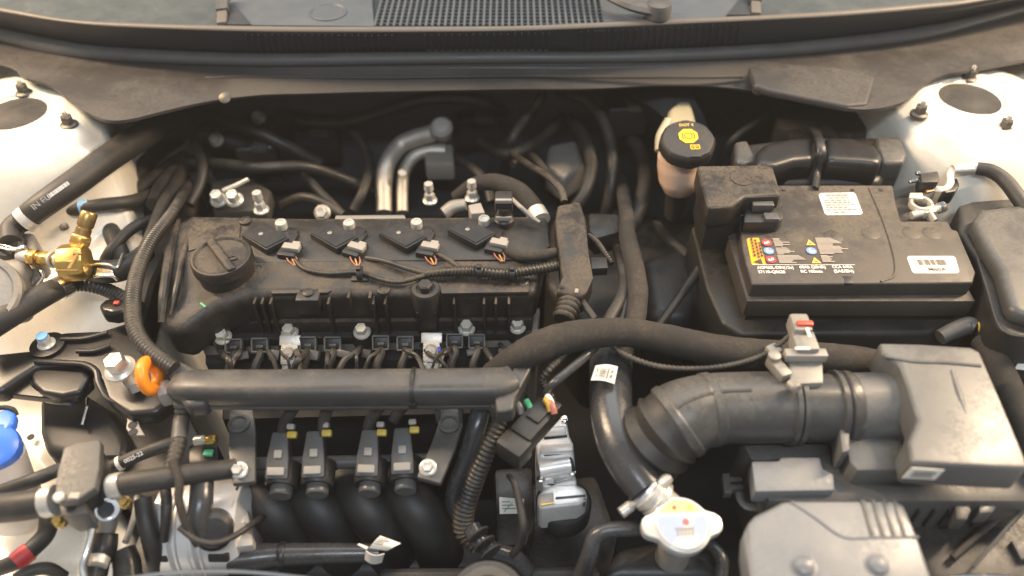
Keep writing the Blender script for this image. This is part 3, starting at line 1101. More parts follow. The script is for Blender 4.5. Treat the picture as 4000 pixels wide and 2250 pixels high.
# duct standing at the gearbox end ---------------------------------------------------
vd = thing('upright_duct', 'upright square black wiring duct at the gearbox end of the valve cover', 'cable duct', W(2250, 1100, 0.0))
bm = B()
top = [W(2178, 800, 0.024), W(2265, 785, 0.024), W(2288, 850, 0.024), W(2300, 980, 0.024), W(2318, 1080, 0.022), W(2290, 1145, 0.018), W(2262, 1160, 0.016), W(2172, 1138, 0.018), W(2195, 1080, 0.022), W(2180, 960, 0.024), W(2168, 860, 0.024)]
prism(bm, top, (0, 0, -0.03), 0.006, seg=3)
put('cover', bm, 'dusty_plastic', vd)
bm = B()
box(bm, W(2192, 1120, 0.021), (0.007, 0.004, 0.001), MX.Rotation(-0.2, 3, 'Z'), 0.0004, 1)
put('slot', bm, 'deep_black', vd)
bm = B()
box(bm, W(2252, 1137, 0.019), (0.004, 0.0065, 0.003), MX.Rotation(-0.2, 3, 'Z'), 0.0008, 1)
put('catch', bm, 'clip_grey', vd)
put('conduit_outlet', hose_bm([(2235, 1150, 0.006), (2222, 1195, 0.004), (2200, 1250, 0.0)], [42, 44, 44], 18, (0.0062, 0.10)), 'conduit', vd)
put('stub', hose_bm([(2265, 1165, 0.005), (2290, 1200, 0.004), (2325, 1248, 0.002)], [14, 15, 14], 12), 'rubber', vd)
put('inlet_wire', hose_bm([(2205, 790, 0.02), (2190, 740, 0.022), (2140, 690, 0.02), (2060, 640, 0.0), (1990, 590, -0.03)], [14, 14, 13, 13, 13], 10), 'conduit', vd)
bm = slab([(2305, 1002), (2370, 1002), (2376, 1046), (2310, 1050)], 0.012, 0.012, 0.002)
put('side_tab', bm, 'black_plastic', vd)

# cloth-taped looms ---------------------------------------------------------------------
bl = thing('main_wiring_loom', 'thick cloth-taped wiring loom sweeping from the duct past the battery', 'wiring', W(2500, 1300, -0.01))
put('trunk', hose_bm([(1920, 1462, -0.022), (1985, 1420, -0.004), (2070, 1372, 0.012), (2180, 1328, 0.016), (2330, 1302, 0.018), (2480, 1302, 0.018), (2620, 1330, 0.014), (2800, 1368, 0.008), (3000, 1388, 0.004), (3180, 1395, 0.0), (3400, 1415, -0.02), (3560, 1460, -0.05)], [46, 54, 62, 64, 58, 56, 60, 62, 62, 60, 55, 50], 20, wob=0.02, sub=9), 'tape_fabric', bl)
put('branch', hose_bm([(2425, 700, -0.11), (2438, 780, -0.04), (2448, 850, 0.002), (2452, 930, 0.012), (2478, 1040, 0.014), (2492, 1140, 0.016), (2486, 1230, 0.016), (2470, 1300, 0.016)], [26, 27, 28, 34, 38, 40, 38, 36], 16, wob=0.03), 'tape_fabric', bl)
put('branch', hose_bm([(2395, 940, -0.06), (2425, 1020, 0.0), (2440, 1090, 0.006), (2430, 1160, 0.010), (2390, 1230, 0.012), (2360, 1290, 0.014)], [18, 20, 24, 26, 24, 22], 14), 'rubber', bl)
put('branch', hose_bm([(2435, 1095, 0.008), (2446, 1160, 0.012), (2438, 1220, 0.013), (2420, 1270, 0.014)], [8, 9, 9, 8], 10), 'shiny_rubber', bl)
put('branch', hose_bm([(2300, 920, 0.006), (2330, 945, 0.008), (2360, 985, 0.008), (2390, 1030, 0.006)], [11, 12, 11, 11], 10, (0.004, 0.12)), 'conduit', bl)
sl = thing('sensor_wire', 'thin wrapped sensor wire looping under the taped loom to the airflow meter', 'wiring', W(2700, 1445, -0.005))
put('sleeve', hose_bm([(2375, 1322, 0.010), (2420, 1372, 0.010), (2500, 1412, 0.010), (2600, 1436, 0.012), (2730, 1440, 0.014), (2860, 1425, 0.018), (2970, 1392, 0.024), (3035, 1352, 0.032), (3085, 1310, 0.040), (3120, 1275, 0.048)], [12, 12, 12, 12, 11, 11, 11, 11, 10, 9], 10, (0.0045, 0.10)), 'conduit', sl)
bm = B()
p = W(3020, 1372, 0.028)
box(bm, p, (0.012, 0.012, 0.010), MX.Rotation(0.5, 3, 'Z'), 0.002)
put('clip', bm, 'clip_grey', sl)
# tubes that leave the loom toward the throttle
tb = thing('conduit_tube', 'straight black conduit tube slanting down from the taped loom', 'tube', W(2250, 1440, -0.03))
put('tube', hose_bm([(2350, 1330, 0.004), (2290, 1390, 0.006), (2220, 1450, 0.004), (2160, 1500, 0.0), (2125, 1545, -0.02)], [17, 18, 18, 18, 16], 14), 'shiny_rubber', tb)
put('corrugated_branch', hose_bm([(2220, 1370, 0.004), (2180, 1410, 0.004), (2140, 1450, 0.002), (2120, 1490, -0.01), (2150, 1540, -0.02), (2160, 1580, -0.03)], [14, 15, 15, 14, 13, 12], 12, (0.004, 0.12)), 'conduit', tb)

# loose wires and clips lying between the plug row and the duct
rnd = random.Random(21)
NTH = ['first', 'second', 'third', 'fourth', 'fifth', 'sixth', 'seventh', 'eighth', 'ninth', 'tenth', 'eleventh', 'twelfth']
wl = thing('plug_wiring', 'tangle of thin black wires and clips between the plug row and the duct', 'wiring', W(1400, 1420, -0.10))
for k in range(16):
    x = 880 + k * 70 + rnd.uniform(-25, 25)
    x2 = x + rnd.uniform(-110, 110)
    y = 1350 - (x - 900) * 0.015
    put('wire', hose_bm([(x, y + 10, -0.07), (x + (x2 - x) * 0.3, y + rnd.uniform(30, 45), rnd.uniform(-0.06, -0.05)), (x + (x2 - x) * 0.7, y + rnd.uniform(50, 72), rnd.uniform(-0.06, -0.04)), (x2, y + 110, -0.06)], rnd.uniform(5, 14), 8), rnd.choice(('rubber', 'conduit', 'tape_fabric', 'shiny_rubber')), wl)
for k in range(9):
    x = 960 + k * 125 + rnd.uniform(-30, 30)
    p = W(x, 1392 - (x - 900) * 0.015, -0.066)
    bm = B()
    box(bm, p, (rnd.uniform(0.010, 0.020), rnd.uniform(0.008, 0.014), 0.012), MX.Rotation(rnd.uniform(-0.4, 0.4), 3, 'Z') @ MX.Rotation(0.6, 3, 'X'), 0.002)
    put('clip', bm, rnd.choice(('black_plastic', 'grey_plastic', 'clean_black')), wl)

# ================================================================== fuel rail and injectors
fr = thing('fuel_rail', 'dark fuel rail with two bracket arms below the wiring duct', 'fuel rail', W(1400, 1830, -0.10))
put('rail', hose_bm([(960, 1812, -0.085), (1200, 1808, -0.085), (1500, 1802, -0.085), (1720, 1795, -0.085)], 26, 18), 'grey_plastic', fr)
for poly in ([(895, 1600), (985, 1590), (1000, 1690), (996, 1880), (905, 1890), (890, 1750)], [(1705, 1600), (1800, 1592), (1808, 1660), (1775, 1760), (1720, 1888), (1626, 1862), (1680, 1740), (1712, 1650)]):
    put('bracket_arm', slab(poly, -0.048, 0.008, 0.003), 'grey_plastic', fr)
b1 = None
for x, y in ((935, 1838), (1672, 1828)):
    p = W(x, y, -0.047)
    if b1 is None:
        b1 = put('bolt', hexbolt(p, (0, -0.4, 1), 0.0078, flange=1.1), 'white_steel', fr)
        pb1 = p
    else:
        twin(b1, p - pb1, fr)
for x, y in ((1755, 1660), (935, 1660)):
    p = W(x, y, -0.047)
    bm = B()
    lathe(bm, p, (0, 0, 1), [(0.011, 0), (0.011, 0.003), (0.008, 0.004), (0.0075, 0.002), (0, 0.002)], 24)
    put('round_pad', bm, 'grey_plastic', fr)
bm = B()
for x0_, x1_ in ((1702, 1718), (1792, 1808)):
    box(bm, W((x0_ + x1_) / 2, 1590, -0.035), (0.004, 0.02, 0.03), None, 0.001)
put('fork', bm, 'grey_plastic', fr)

ILAB = ['fuel injector plug nearest the cluster of rubber hoses', 'second fuel injector plug with an orange-yellow lock', 'third fuel injector plug from the left', 'fuel injector plug next to the slanted bracket arm']
INJ = [(1085, 1790), (1225, 1785), (1437, 1780), (1572, 1772)]
inj0 = None
for i, (x, y) in enumerate(INJ):
    p = W(x, y, -0.052)
    if inj0 is None:
        inj0 = thing('fuel_injector', ILAB[0], 'fuel injector', p + V((0, 0, -0.04)), 'fuel injectors along the rail')
        ip = p
        M = basis((0, -0.42, 0.9), (1, 0, 0))
        bm = B()
        prof = [(-0.0085, 0.026), (0.0075, 0.026), (0.0105, 0.0), (0.0115, -0.020), (-0.0115, -0.020), (-0.0115, 0.0)]
        prism(bm, [p + M @ V((a, b, 0)) for a, b in prof], M @ V((0, 0, -0.016)), 0.0025, seg=2)
        put('plug', bm, 'grey_plastic', inj0)
        bm = B()
        box(bm, p + M @ V((0, -0.013, 0.002)), (0.017, 0.008, 0.005), M, 0.0015)
        put('latch', bm, 'clip_grey', inj0)
        bm = B()
        box(bm, p + M @ V((0, 0.004, 0.001)), (0.008, 0.008, 0.002), M, 0.002)
        put('raised_pad', bm, 'clip_grey', inj0)
        bm = B()
        q = p + M @ V((0.001, -0.024, -0.012))
        lathe(bm, q + V((0, 0.012, -0.004)), V((0, -1, -0.12)), [(0.0165, -0.012), (0.0165, 0.010), (0.0150, 0.013), (0.0140, 0.011)], 28)
        put('rail_cup', bm, 'black_plastic', inj0)
        bm = B()
        q = p + M @ V((0.001, -0.034, -0.010))
        lathe(bm, q + V((0, 0.004, -0.008)), V((0, -1, -0.12)), [(0.0112, -0.01), (0.0112, 0.0), (0.0100, 0.0016), (0, 0.0018)], 28)
        put('end_cap', bm, 'airbox_plastic', inj0)
        bm = B()
        box(bm, p + M @ V((0.012, 0.023, -0.001)), (0.010, 0.007, 0.008), M, 0.002)
        put('lock_tab', bm, 'yellow_plastic', inj0)
        bm = B()
        box(bm, p + M @ V((0.010, 0.031, -0.001)), (0.008, 0.006, 0.008), M, 0.002)
        put('seal_tab', bm, 'clip_grey', inj0)
        bm = B()
        sweep(bm, spline([p + M @ V((0.0, 0.024, -0.006)), p + M @ V((0.003, 0.038, -0.004)), p + M @ V((0.012, 0.056, -0.006)), p + M @ V((0.026, 0.070, -0.012)), p + M @ V((0.036, 0.078, -0.03))], 5), lerp_list([0.0055, 0.0062, 0.0066, 0.0066, 0.006], 21), 12)
        put('wire_sleeve', bm, 'tape_fabric', inj0)
    else:
        ij = twin(inj0, p - ip, rz=(0, 0.04, -0.03, 0.05)[i], label=ILAB[i])
        for ch in ij.children:
            if ch.name.startswith('wire_sleeve'):
                ch.rotation_euler.z = (0, 0.25, -0.15, -0.45)[i]

# intake manifold: four fat runners ----------------------------------------------------
im = thing('intake_manifold', 'black plastic intake manifold with curved runners under the fuel rail', 'intake manifold', W(1400, 2050, -0.25))
for x in (1030, 1210, 1400, 1585):
    put('runner', hose_bm([(x - 40, 1880, -0.13), (x + 20, 1960, -0.125), (x + 80, 2040, -0.14), (x + 125, 2130, -0.18), (x + 140, 2200, -0.24)], [92, 95, 95, 95, 95], 18), 'runner_black', im)
put('plenum', slab([(960, 2050), (1900, 2030), (1960, 2240), (980, 2260)], -0.20, 0.1, 0.02, seg=4), 'runner_black', im)
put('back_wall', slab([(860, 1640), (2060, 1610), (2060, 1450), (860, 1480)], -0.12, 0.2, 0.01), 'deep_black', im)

# pipe and torn label by the front shroud ------------------------------------------------
fs = thing('coolant_pipe', 'dark pipe lying along the front under the intake manifold', 'pipe', W(1200, 2170, -0.16))
put('pipe', hose_bm([(900, 2190, -0.13), (1000, 2178, -0.13), (1100, 2168, -0.13), (1300, 2162, -0.13), (1480, 2160, -0.135)], [58, 55, 46, 40, 36], 20), 'shiny_rubber', fs)
bm = B()
lathe(bm, W(1092, 2169, -0.13), V((1, 0.04, 0)), [(0.0128, 0), (0.0135, 0.001), (0.0135, 0.006), (0.0128, 0.007)], 24)
put('collar', bm, 'clean_black', fs)
lb = thing('paper_tag', 'crumpled white paper tag standing up from the dark front pipe', 'tag', W(1465, 2190, -0.12))
a = [W(1424, 2185, -0.118), W(1492, 2196, -0.118), W(1506, 2152, -0.102), W(1432, 2142, -0.102)]
put('lower_fold', sheet(a, 0.0006, 8, 6, lambda u, v: 0.004 * math.sin(3 * u) + 0.003 * v), 'label_paper', lb)
a2 = [W(1442, 2140, -0.1005), W(1512, 2152, -0.1005), W(1566, 2122, -0.094), W(1486, 2092, -0.094)]
up_ = put('upper_fold', sheet(a2, 0.0006, 8, 6, lambda u, v: 0.003 * math.sin(3 * v)), 'label_paper', lb)
bm = B()
r_, u_ = (a2[1] - a2[0]), (a2[3] - a2[0])
for k in range(4):
    quad_print(bm, a2[0] + V((0, 0, 0.0036)), r_, u_, 0.12, 0.25 + 0.14 * k, 0.5 if k != 2 else 0.7, 0.06)
put('print', bm, 'label_print', up_)
put('curl', sheet([W(1432, 2146, -0.100), W(1440, 2136, -0.100), W(1402, 2122, -0.096), W(1396, 2128, -0.096)], 0.0005, 3, 3), 'label_paper', lb)

# front shroud: bright edge arc and filler at the bottom centre ---------------------------
put('hood_latch_edge', hose_bm([(480, 2262, -0.03), (640, 2240, -0.03), (800, 2232, -0.03), (980, 2236, -0.03), (1180, 2256, -0.03), (1300, 2275, -0.03)], [7, 7, 7, 7, 7, 6], 10), 'chrome', label='thin bright metal edge curving along the bottom of the picture', cat='trim')
sh = thing('front_shroud', 'black plastic shroud below the intake manifold at the front edge', 'shroud', W(1500, 2280, -0.25))
put('panel', slab([(620, 2262), (800, 2250), (1000, 2255), (1300, 2262), (1900, 2262), (2350, 2262), (2350, 2420), (620, 2420)], -0.09, 0.03, 0.006), 'clean_black', sh)
put('upright', slab([(1480, 2215), (2330, 2205), (2360, 2262), (1480, 2265)], -0.15, 0.1, 0.006), 'clean_black', sh)
fc = thing('latch_hub', 'round metal hub with golden rim cut off by the bottom edge', 'hub', W(1905, 2240, -0.11))
p = W(1905, 2345, -0.08)
bm = B()
lathe(bm, p, (0, 0, 1), [(0.034, 0), (0.036, 0.003), (0.034, 0.006), (0.020, 0.006), (0.018, 0.012), (0.014, 0.016), (0, 0.016)], 40)
put('hub', bm, 'black_plastic', fc)
bm = B()
lathe(bm, p + V((0, 0, 0.005)), (0, 0, 1), [(0.0275, 0), (0.0290, 0.002), (0.0285, 0.003), (0.0270, 0.002)], 40)
put('ring', bm, 'nut_grey', fc)

# corrugated loom going down on the right of the injectors --------------------------------
dl = thing('corrugated_loom', 'corrugated conduit dropping from the duct end beside the injector bracket', 'wiring', W(1850, 1900, -0.12))
put('conduit', hose_bm([(1962, 1610, -0.02), (1935, 1680, -0.03), (1890, 1790, -0.05), (1850, 1890, -0.075), (1815, 1990, -0.10), (1815, 2070, -0.12), (1870, 2130, -0.13)], [30, 31, 33, 36, 40, 42, 40], 16, (0.0048, 0.09)), 'conduit', dl)
put('side_tube', hose_bm([(1880, 1600, -0.05), (1858, 1680, -0.06), (1820, 1800, -0.085), (1780, 1900, -0.11), (1770, 2000, -0.14)], [40, 40, 38, 36, 36], 16), 'shiny_rubber', dl)
put('elbow', hose_bm([(1840, 2060, -0.115), (1870, 2110, -0.118), (1930, 2150, -0.125), (2010, 2180, -0.135), (2060, 2230, -0.15)], [38, 36, 34, 36, 34], 16), 'shiny_rubber', dl)
bm = B()
p = W(1868, 2085, -0.10)
for k in range(3):
    lathe(bm, p + V((0.006 * k, -0.008 * k, -0.003 * k)), (0.6, -0.8, -0.1), [(0.0115, 0), (0.0122, 0.001), (0.0115, 0.002)], 22)
put('clamp', bm, 'shiny_rubber', dl)
wr = put('sensor_cable', hose_bm([(1985, 1855, -0.07), (2010, 1890, -0.07), (2030, 1970, -0.08), (2045, 2060, -0.09), (2030, 2130, -0.11), (1990, 2180, -0.13)], [10, 14, 16, 17, 15, 14], 12), 'rubber', label='single black cable arching down beside the silver throttle body', cat='cable')
st = thing('sticker_tag', 'small white sticker with a green pen stroke behind the black cable', 'sticker', W(1985, 2000, -0.13))
a = [W(1952, 2008, -0.132), W(2040, 2006, -0.132), W(2048, 1950, -0.118), W(1950, 1942, -0.118)]
put('paper', sheet(a, 0.0006), 'label_paper', st)
bm = B()
r_, u_ = a[1] - a[0], a[3] - a[0]
for k, w_ in enumerate((0.6, 0.7, 0.5)):
    quad_print(bm, a[0], r_, u_, 0.12, 0.3 + 0.2 * k, w_, 0.06, 0.0008)
put('print', bm, 'label_print', st)
bm = B()
sweep(bm, [a[0] + r_ * 0.2 + u_ * 0.1 + V((0, 0, .0008)), a[0] + r_ * 0.7 + u_ * 0.85 + V((0, 0, .0008))], 0.0006, 6)
put('pen_stroke', bm, 'green_paint', st)
bk = thing('dark_bracket', 'black sensor bracket holding the sticker between conduit and throttle body', 'bracket', W(1990, 1950, -0.2))
put('plate', slab([(1930, 1830), (2080, 1820), (2090, 2010), (2060, 2130), (1940, 2130)], -0.134, 0.06, 0.006), 'gloss_black', bk)

# throttle connector ------------------------------------------------------------------------
tc = thing('throttle_connector', 'chunky black connector with green and yellow wires above the silver throttle body', 'connector', W(2080, 1680, -0.05))
M = MX.Rotation(math.radians(-38), 3, 'Z')
p = W(2095, 1650, -0.03)
bm = B()
box(bm, p, (0.026, 0.055, 0.024), M, 0.004)
box(bm, p + M @ V((0, 0.002, 0.010)), (0.016, 0.020, 0.010), M, 0.002)
box(bm, p + M @ V((0, -0.036, -0.004)), (0.030, 0.022, 0.026), M, 0.004)
put('body', bm, 'black_plastic', tc)
for (x, y, m, z) in ((2068, 1585, 'green_paint', -0.02), (2030, 1590, 'clip_grey', -0.03), (2143, 1578, 'yellow_wire', -0.012), (2158, 1588, 'pink_wire', -0.012), (2150, 1565, 'white_print', -0.012)):
    bm = B()
    q = W(x, y, z)
    sweep(bm, spline([q + V((-0.003, 0.006, 0)), q, q + V((0.002, -0.006, -0.004))], 3), 0.0034, 8)
    put('wire', bm, m, tc)
# throttle body ---------------------------------------------------------------------------------
tb2 = thing('throttle_unit', 'bare silver alloy throttle body between the black conduit and the radiator hose', 'throttle body', W(2200, 1850, -0.2))
put('casting', slab([(2105, 1640), (2210, 1618), (2225, 1700), (2240, 1730), (2248, 1820), (2240, 1850), (2120, 1862), (2098, 1840), (2095, 1700)], -0.085, 0.06, 0.006, seg=3), 'bright_alloy', tb2)
for y_, w_ in ((1668, 100), (1738, 128), (1800, 132)):
    put('rib', slab([(2110, y_), (2110 + w_, y_ - 8), (2112 + w_, y_ + 22), (2112, y_ + 30)], -0.079, 0.012, 0.002), 'bright_alloy', tb2)
bm = B()
sweep(bm, [W(2105, 1835, -0.078), W(2225, 1815, -0.078)], 0.0085, 18)
put('motor_barrel', bm, 'bright_alloy', tb2)
for x, y in ((2118, 1652), (2205, 1640), (2235, 1845), (2112, 1872)):
    put('screw', hexbolt(W(x, y, -0.0845), (0, 0, 1), 0.0042), 'steel', tb2)
put('slot', slab([(2125, 1705), (2215, 1696), (2216, 1706), (2126, 1716)], -0.0842, 0.002, 0.0004), 'deep_black', tb2)
put('slot', slab([(2125, 1772), (2228, 1762), (2229, 1770), (2126, 1781)], -0.0842, 0.002, 0.0004), 'deep_black', tb2)
bm = B()
sweep(bm, [W(2222, 1816, -0.078), W(2236, 1812, -0.078)], 0.0075, 18)
put('barrel_cap', bm, 'deep_black', tb2)
put('neck', slab([(2115, 1855), (2162, 1850), (2166, 1880), (2250, 1852), (2256, 1900), (2118, 1905)], -0.09, 0.05, 0.004), 'bright_alloy', tb2)
put('end_cover', slab([(2098, 1930), (2130, 1898), (2172, 1888), (2250, 1888), (2290, 1905), (2298, 1945), (2260, 1968), (2108, 1985)], -0.088, 0.045, 0.006, seg=3), 'bright_alloy', tb2)
for k in range(3):
    put('fin', slab([(2170, 1940 + 14 * k), (2288, 1930 + 14 * k), (2288, 1936 + 14 * k), (2170, 1947 + 14 * k)], -0.086 - 0.003 * k, 0.008, 0.0008), 'grey_plastic', tb2)
put('clip_plate', slab([(2110, 1930), (2162, 1922), (2164, 1962), (2112, 1970)], -0.084, 0.004, 0.001), 'cast_alloy', tb2)
bm = B()
sweep(bm, [W(2112, 1972, -0.083), W(2166, 1964, -0.083)], 0.0014, 8)
put('gold_pin', bm, 'brass', tb2)
bm = B()
p = W(2198, 2000, -0.14)
lathe(bm, p, (0, 0, 1), [(0.029, 0), (0.029, 0.020), (0.027, 0.023), (0, 0.023)], 36)
put('lower_flange', bm, 'runner_black', tb2)
bm = slab([(1960, 1900), (2330, 1850), (2420, 2100), (2380, 2262), (1960, 2262)], -0.19, 0.1, 0.01)
put('gearbox_case', bm, 'gloss_black', label='gloss black gearbox casing deep below the throttle body', cat='gearbox')

# ================================================================== left side
# long hose up to the bulkhead
lh = thing('heater_hose', 'long thick black hose with white print running from the regulator to the bulkhead', 'hose', W(300, 700, 0.02))
put('hose', hose_bm([(90, 862, 0.035), (170, 800, 0.05), (300, 708, 0.055), (420, 620, 0.05), (540, 540, 0.035), (650, 475, 0.01), (760, 430, -0.03), (880, 410, -0.06), (990, 400, -0.11)], [47, 50, 52, 52, 52, 52, 50, 50, 48], 22), 'rubber', lh)
put('band', band((95, 868, 0.036), (122, 846, 0.040), 55), 'white_steel', lh)


def on_hose(path_from, path_to, s, size, m, parent, name='print'):
    """print lying along the camera-facing side of a hose"""
    a_, b_ = W(*path_from), W(*path_to)
    r = (b_ - a_).normalized()
    view = (CP - a_).normalized()
    u = view.cross(r)
    put(name, text_bm(s, a_, r, u, size), m, parent)


hp = (CP - W(200, 780, 0.05)).normalized() * 0.0195
a = W(126, 812, 0.047) + hp * 1.06
b = W(190, 767, 0.0525) + hp * 1.06
r = (b - a).normalized(); u = hp.normalized().cross(r)
put('print', text_bm('IN EU', a - u * 0.0032, r, u, 0.0092), 'clip_grey', lh)
bm = B()
a = W(188, 770, 0.0525) + hp * 1.0
rnd = random.Random(3)
x = 0
while x < 0.026:
    w_ = rnd.choice((0.0008, 0.0014, 0.0022))
    quad_print(bm, a, r, u, x, -0.0022, w_, 0.0045)
    x += w_ + 0.0005
put('print_bars', bm, 'white_print', lh)
# second hose below
lh2 = thing('bypass_hose', 'black hose with steel clamp low beside the gas regulator', 'hose', W(120, 1180, -0.04))
put('hose', hose_bm([(-120, 1330, -0.01), (0, 1252, 0.0), (90, 1198, 0.0), (180, 1148, 0.0), (262, 1110, -0.01)], [52, 52, 50, 46, 40], 20), 'rubber', lh2)
put('clamp', band((224, 1132, -0.003), (262, 1112, -0.006), 46), 'steel', lh2)
put('neck', hose_bm([(262, 1112, -0.01), (330, 1110, -0.015), (410, 1130, -0.02), (480, 1165, -0.02), (545, 1205, -0.02)], [32, 28, 27, 28, 28], 14, (0.005, 0.06)), 'conduit', lh2)
cn = thing('small_connector', 'small dark connector with red lock beside the corrugated conduit', 'connector', W(430, 1200, -0.03))
bm = slab([(382, 1190), (410, 1165), (450, 1158), (490, 1180), (500, 1210), (440, 1222), (395, 1218)], -0.01, 0.02, 0.006, seg=3)
put('body', bm, 'gloss_black', cn)
bm = B()
box(bm, W(455, 1183, -0.008), (0.006, 0.005, 0.003), None, 0.001)
put('lock', bm, 'red_plastic', cn)

# gas regulator -------------------------------------------------------------------------------------
rg = thing('gas_regulator', 'cast alloy gas regulator with round cover plate at the left edge', 'regulator', W(-20, 1130, -0.04))
p = W(-45, 1075, 0.03)
bm = B()
box(bm, p + V((-0.010, 0.004, -0.034)), (0.074, 0.066, 0.05), MX.Rotation(0.25, 3, 'Z'), 0.014, 4)
put('body', bm, 'cast_alloy', rg)
bm = B()
lathe(bm, p + V((-0.002, -0.020, -0.006)), (0.28, -0.5, 0.82), [(0.040, -0.012), (0.040, 0.004), (0.037, 0.007), (0.033, 0.0065), (0.031, 0.004), (0.012, 0.005), (0.010, 0.007), (0, 0.007)], 44)
put('cover_plate', bm, 'cast_alloy', rg)
put('elbow', hose_bm([(105, 860, 0.036), (70, 872, 0.034), (45, 900, 0.032), (42, 945, 0.030)], [40, 42, 42, 38], 20), 'rubber', rg)
bm = B()
lathe(bm, W(42, 965, 0.02), (0.0, -0.5, 0.86), [(0.017, -0.01), (0.017, 0.004), (0.013, 0.008)], 28)
put('neck_collar', bm, 'black_plastic', rg)
bm = B()
for k in range(2):
    sweep(bm, spline([W(-20, 945 + 14 * k, 0.028), W(30, 962 + 12 * k, 0.03), W(60, 970 + 6 * k, 0.03), W(95, 962 + 6 * k, 0.028), W(115, 985 + 6 * k, 0.02)], 5), 0.0016, 8)
put('spring_clip', bm, 'steel', rg)
put('lug', slab([(60, 905), (128, 905), (150, 975), (125, 1000), (85, 985)], 0.02, 0.04, 0.008, seg=3), 'cast_alloy', rg)
put('port', hose_bm([(75, 1000, 0.02), (130, 1004, 0.02)], 26, 20), 'alloy', rg)
put('lower_boss', slab([(85, 1060), (135, 1040), (155, 1080), (110, 1118), (85, 1110)], 0.0, 0.03, 0.006, seg=3), 'cast_alloy', rg)
bm = B()
sweep(bm, spline([W(140, 1120, 0.004), W(168, 1085, 0.008), W(162, 1062, 0.012), W(150, 1050, 0.012)], 4), 0.0016, 8)
put('hook_wire', bm, 'steel', rg)
bm = B()
lathe(bm, W(28, 1148, 0.0), (0, -0.3, 1), [(0.008, -0.01), (0.008, 0.002), (0.0045, 0.004), (0.0045, 0.010), (0, 0.011)], 12)
lathe(bm, W(5, 1188, -0.004), (0, -0.3, 1), [(0.007, -0.01), (0.007, 0.002), (0.004, 0.004), (0, 0.004)], 12)
put('bolt', bm, 'steel', rg)

# brass valve ------------------------------------------------------------------------------------------
bv = thing('brass_valve', 'brass gas valve block with threaded fittings beside the regulator', 'valve', W(295, 1090, -0.01))
pa, pb_ = W(240, 1030, 0.024), W(350, 1018, 0.024)
ax = (pb_ - pa)
bm = B()
lathe(bm, pa, ax, [(0.018, 0), (0.0212, 0.002), (0.0212, ax.length * 0.72), (0.0185, ax.length * 0.92), (0.012, ax.length)], 8)
bevel(bm, 0.0012, 25, 2)
put('body', bm, 'brass', bv)
bm = B()
q = W(285, 1022, 0.0445)
box(bm, q, (0.004, 0.024, 0.0016), None, 0.0006, 1)
box(bm, q + V((0, 0.012, 0)), (0.010, 0.003, 0.0022), None, 0.0006, 1)
box(bm, q + V((-0.001, -0.014, 0)), (0.024, 0.002, 0.0022), None, 0.0005, 1)
put('cast_mark', bm, 'dark_brass', bv)
n0, n1 = W(305, 965, 0.030), W(345, 845, 0.055)
axn = (n1 - n0).normalized(); Ln = (n1 - n0).length
bm = B()
lathe(bm, n0, axn, [(0.0105, -0.008), (0.0105, Ln * 0.08), (0.0118, Ln * 0.12), (0.0118, Ln * 0.34), (0.0105, Ln * 0.40)], 6)
bevel(bm, 0.0008, 25, 1)
put('hex_neck', bm, 'brass', bv)
bm = B()
lathe(bm, n0 + axn * Ln * 0.38, axn, [(0.0082, 0), (0.0082, 0.008), (0.0072, 0.009), (0.0072, 0.012), (0.0088, 0.013), (0.0088, 0.016), (0.0074, 0.017)], 24)
put('stem', bm, 'dark_brass', bv)
bm = B()
lathe(bm, n0 + axn * Ln * 0.66, axn, [(0.0080, 0), (0.0088, 0.0015), (0.0088, 0.0155), (0.0076, 0.0175), (0.005, 0.017), (0, 0.0165)], 36, star=lambda a_: 1 + 0.010 * math.cos(18 * a_))
put('knurled_cap', bm, 'dark_brass', bv)
f0, f1 = W(115, 1004, 0.021), W(245, 1018, 0.024)
axf = (f1 - f0).normalized(); Lf = (f1 - f0).length
for nm, a_, prof, sg, m in (('hex_nut', 0.04, [(0.0100, 0), (0.0100, Lf * 0.22)], 6, 'brass'), ('hex_nut', 0.34, [(0.0085, 0), (0.0085, Lf * 0.30)], 6, 'brass'), ('ferrule', 0.02, [(0.0068, 0), (0.0068, Lf * 0.9)], 20, 'dark_brass'), ('washer', 0.68, [(0.0095, 0), (0.0095, Lf * 0.06)], 20, 'zinc'), ('washer', 0.86, [(0.0095, 0), (0.0095, Lf * 0.08)], 20, 'zinc')):
    bm = B()
    lathe(bm, f0 + axf * Lf * a_, axf, prof, sg)
    bevel(bm, 0.0005, 40, 1)
    put(nm, bm, m, bv)
# blue-banded pipe behind
bp_ = thing('blue_band_pipe', 'black pipe with light blue band behind the brass valve', 'pipe', W(330, 810, 0.0))
put('pipe', hose_bm([(110, 880, -0.03), (220, 830, 0.0), (300, 818, 0.005), (400, 800, 0.005), (520, 785, -0.01), (660, 740, -0.06)], [24, 24, 26, 26, 26, 26], 16), 'rubber', bp_)
put('band', band((312, 815, 0.005), (352, 807, 0.005), 31), 'pale_blue', bp_)
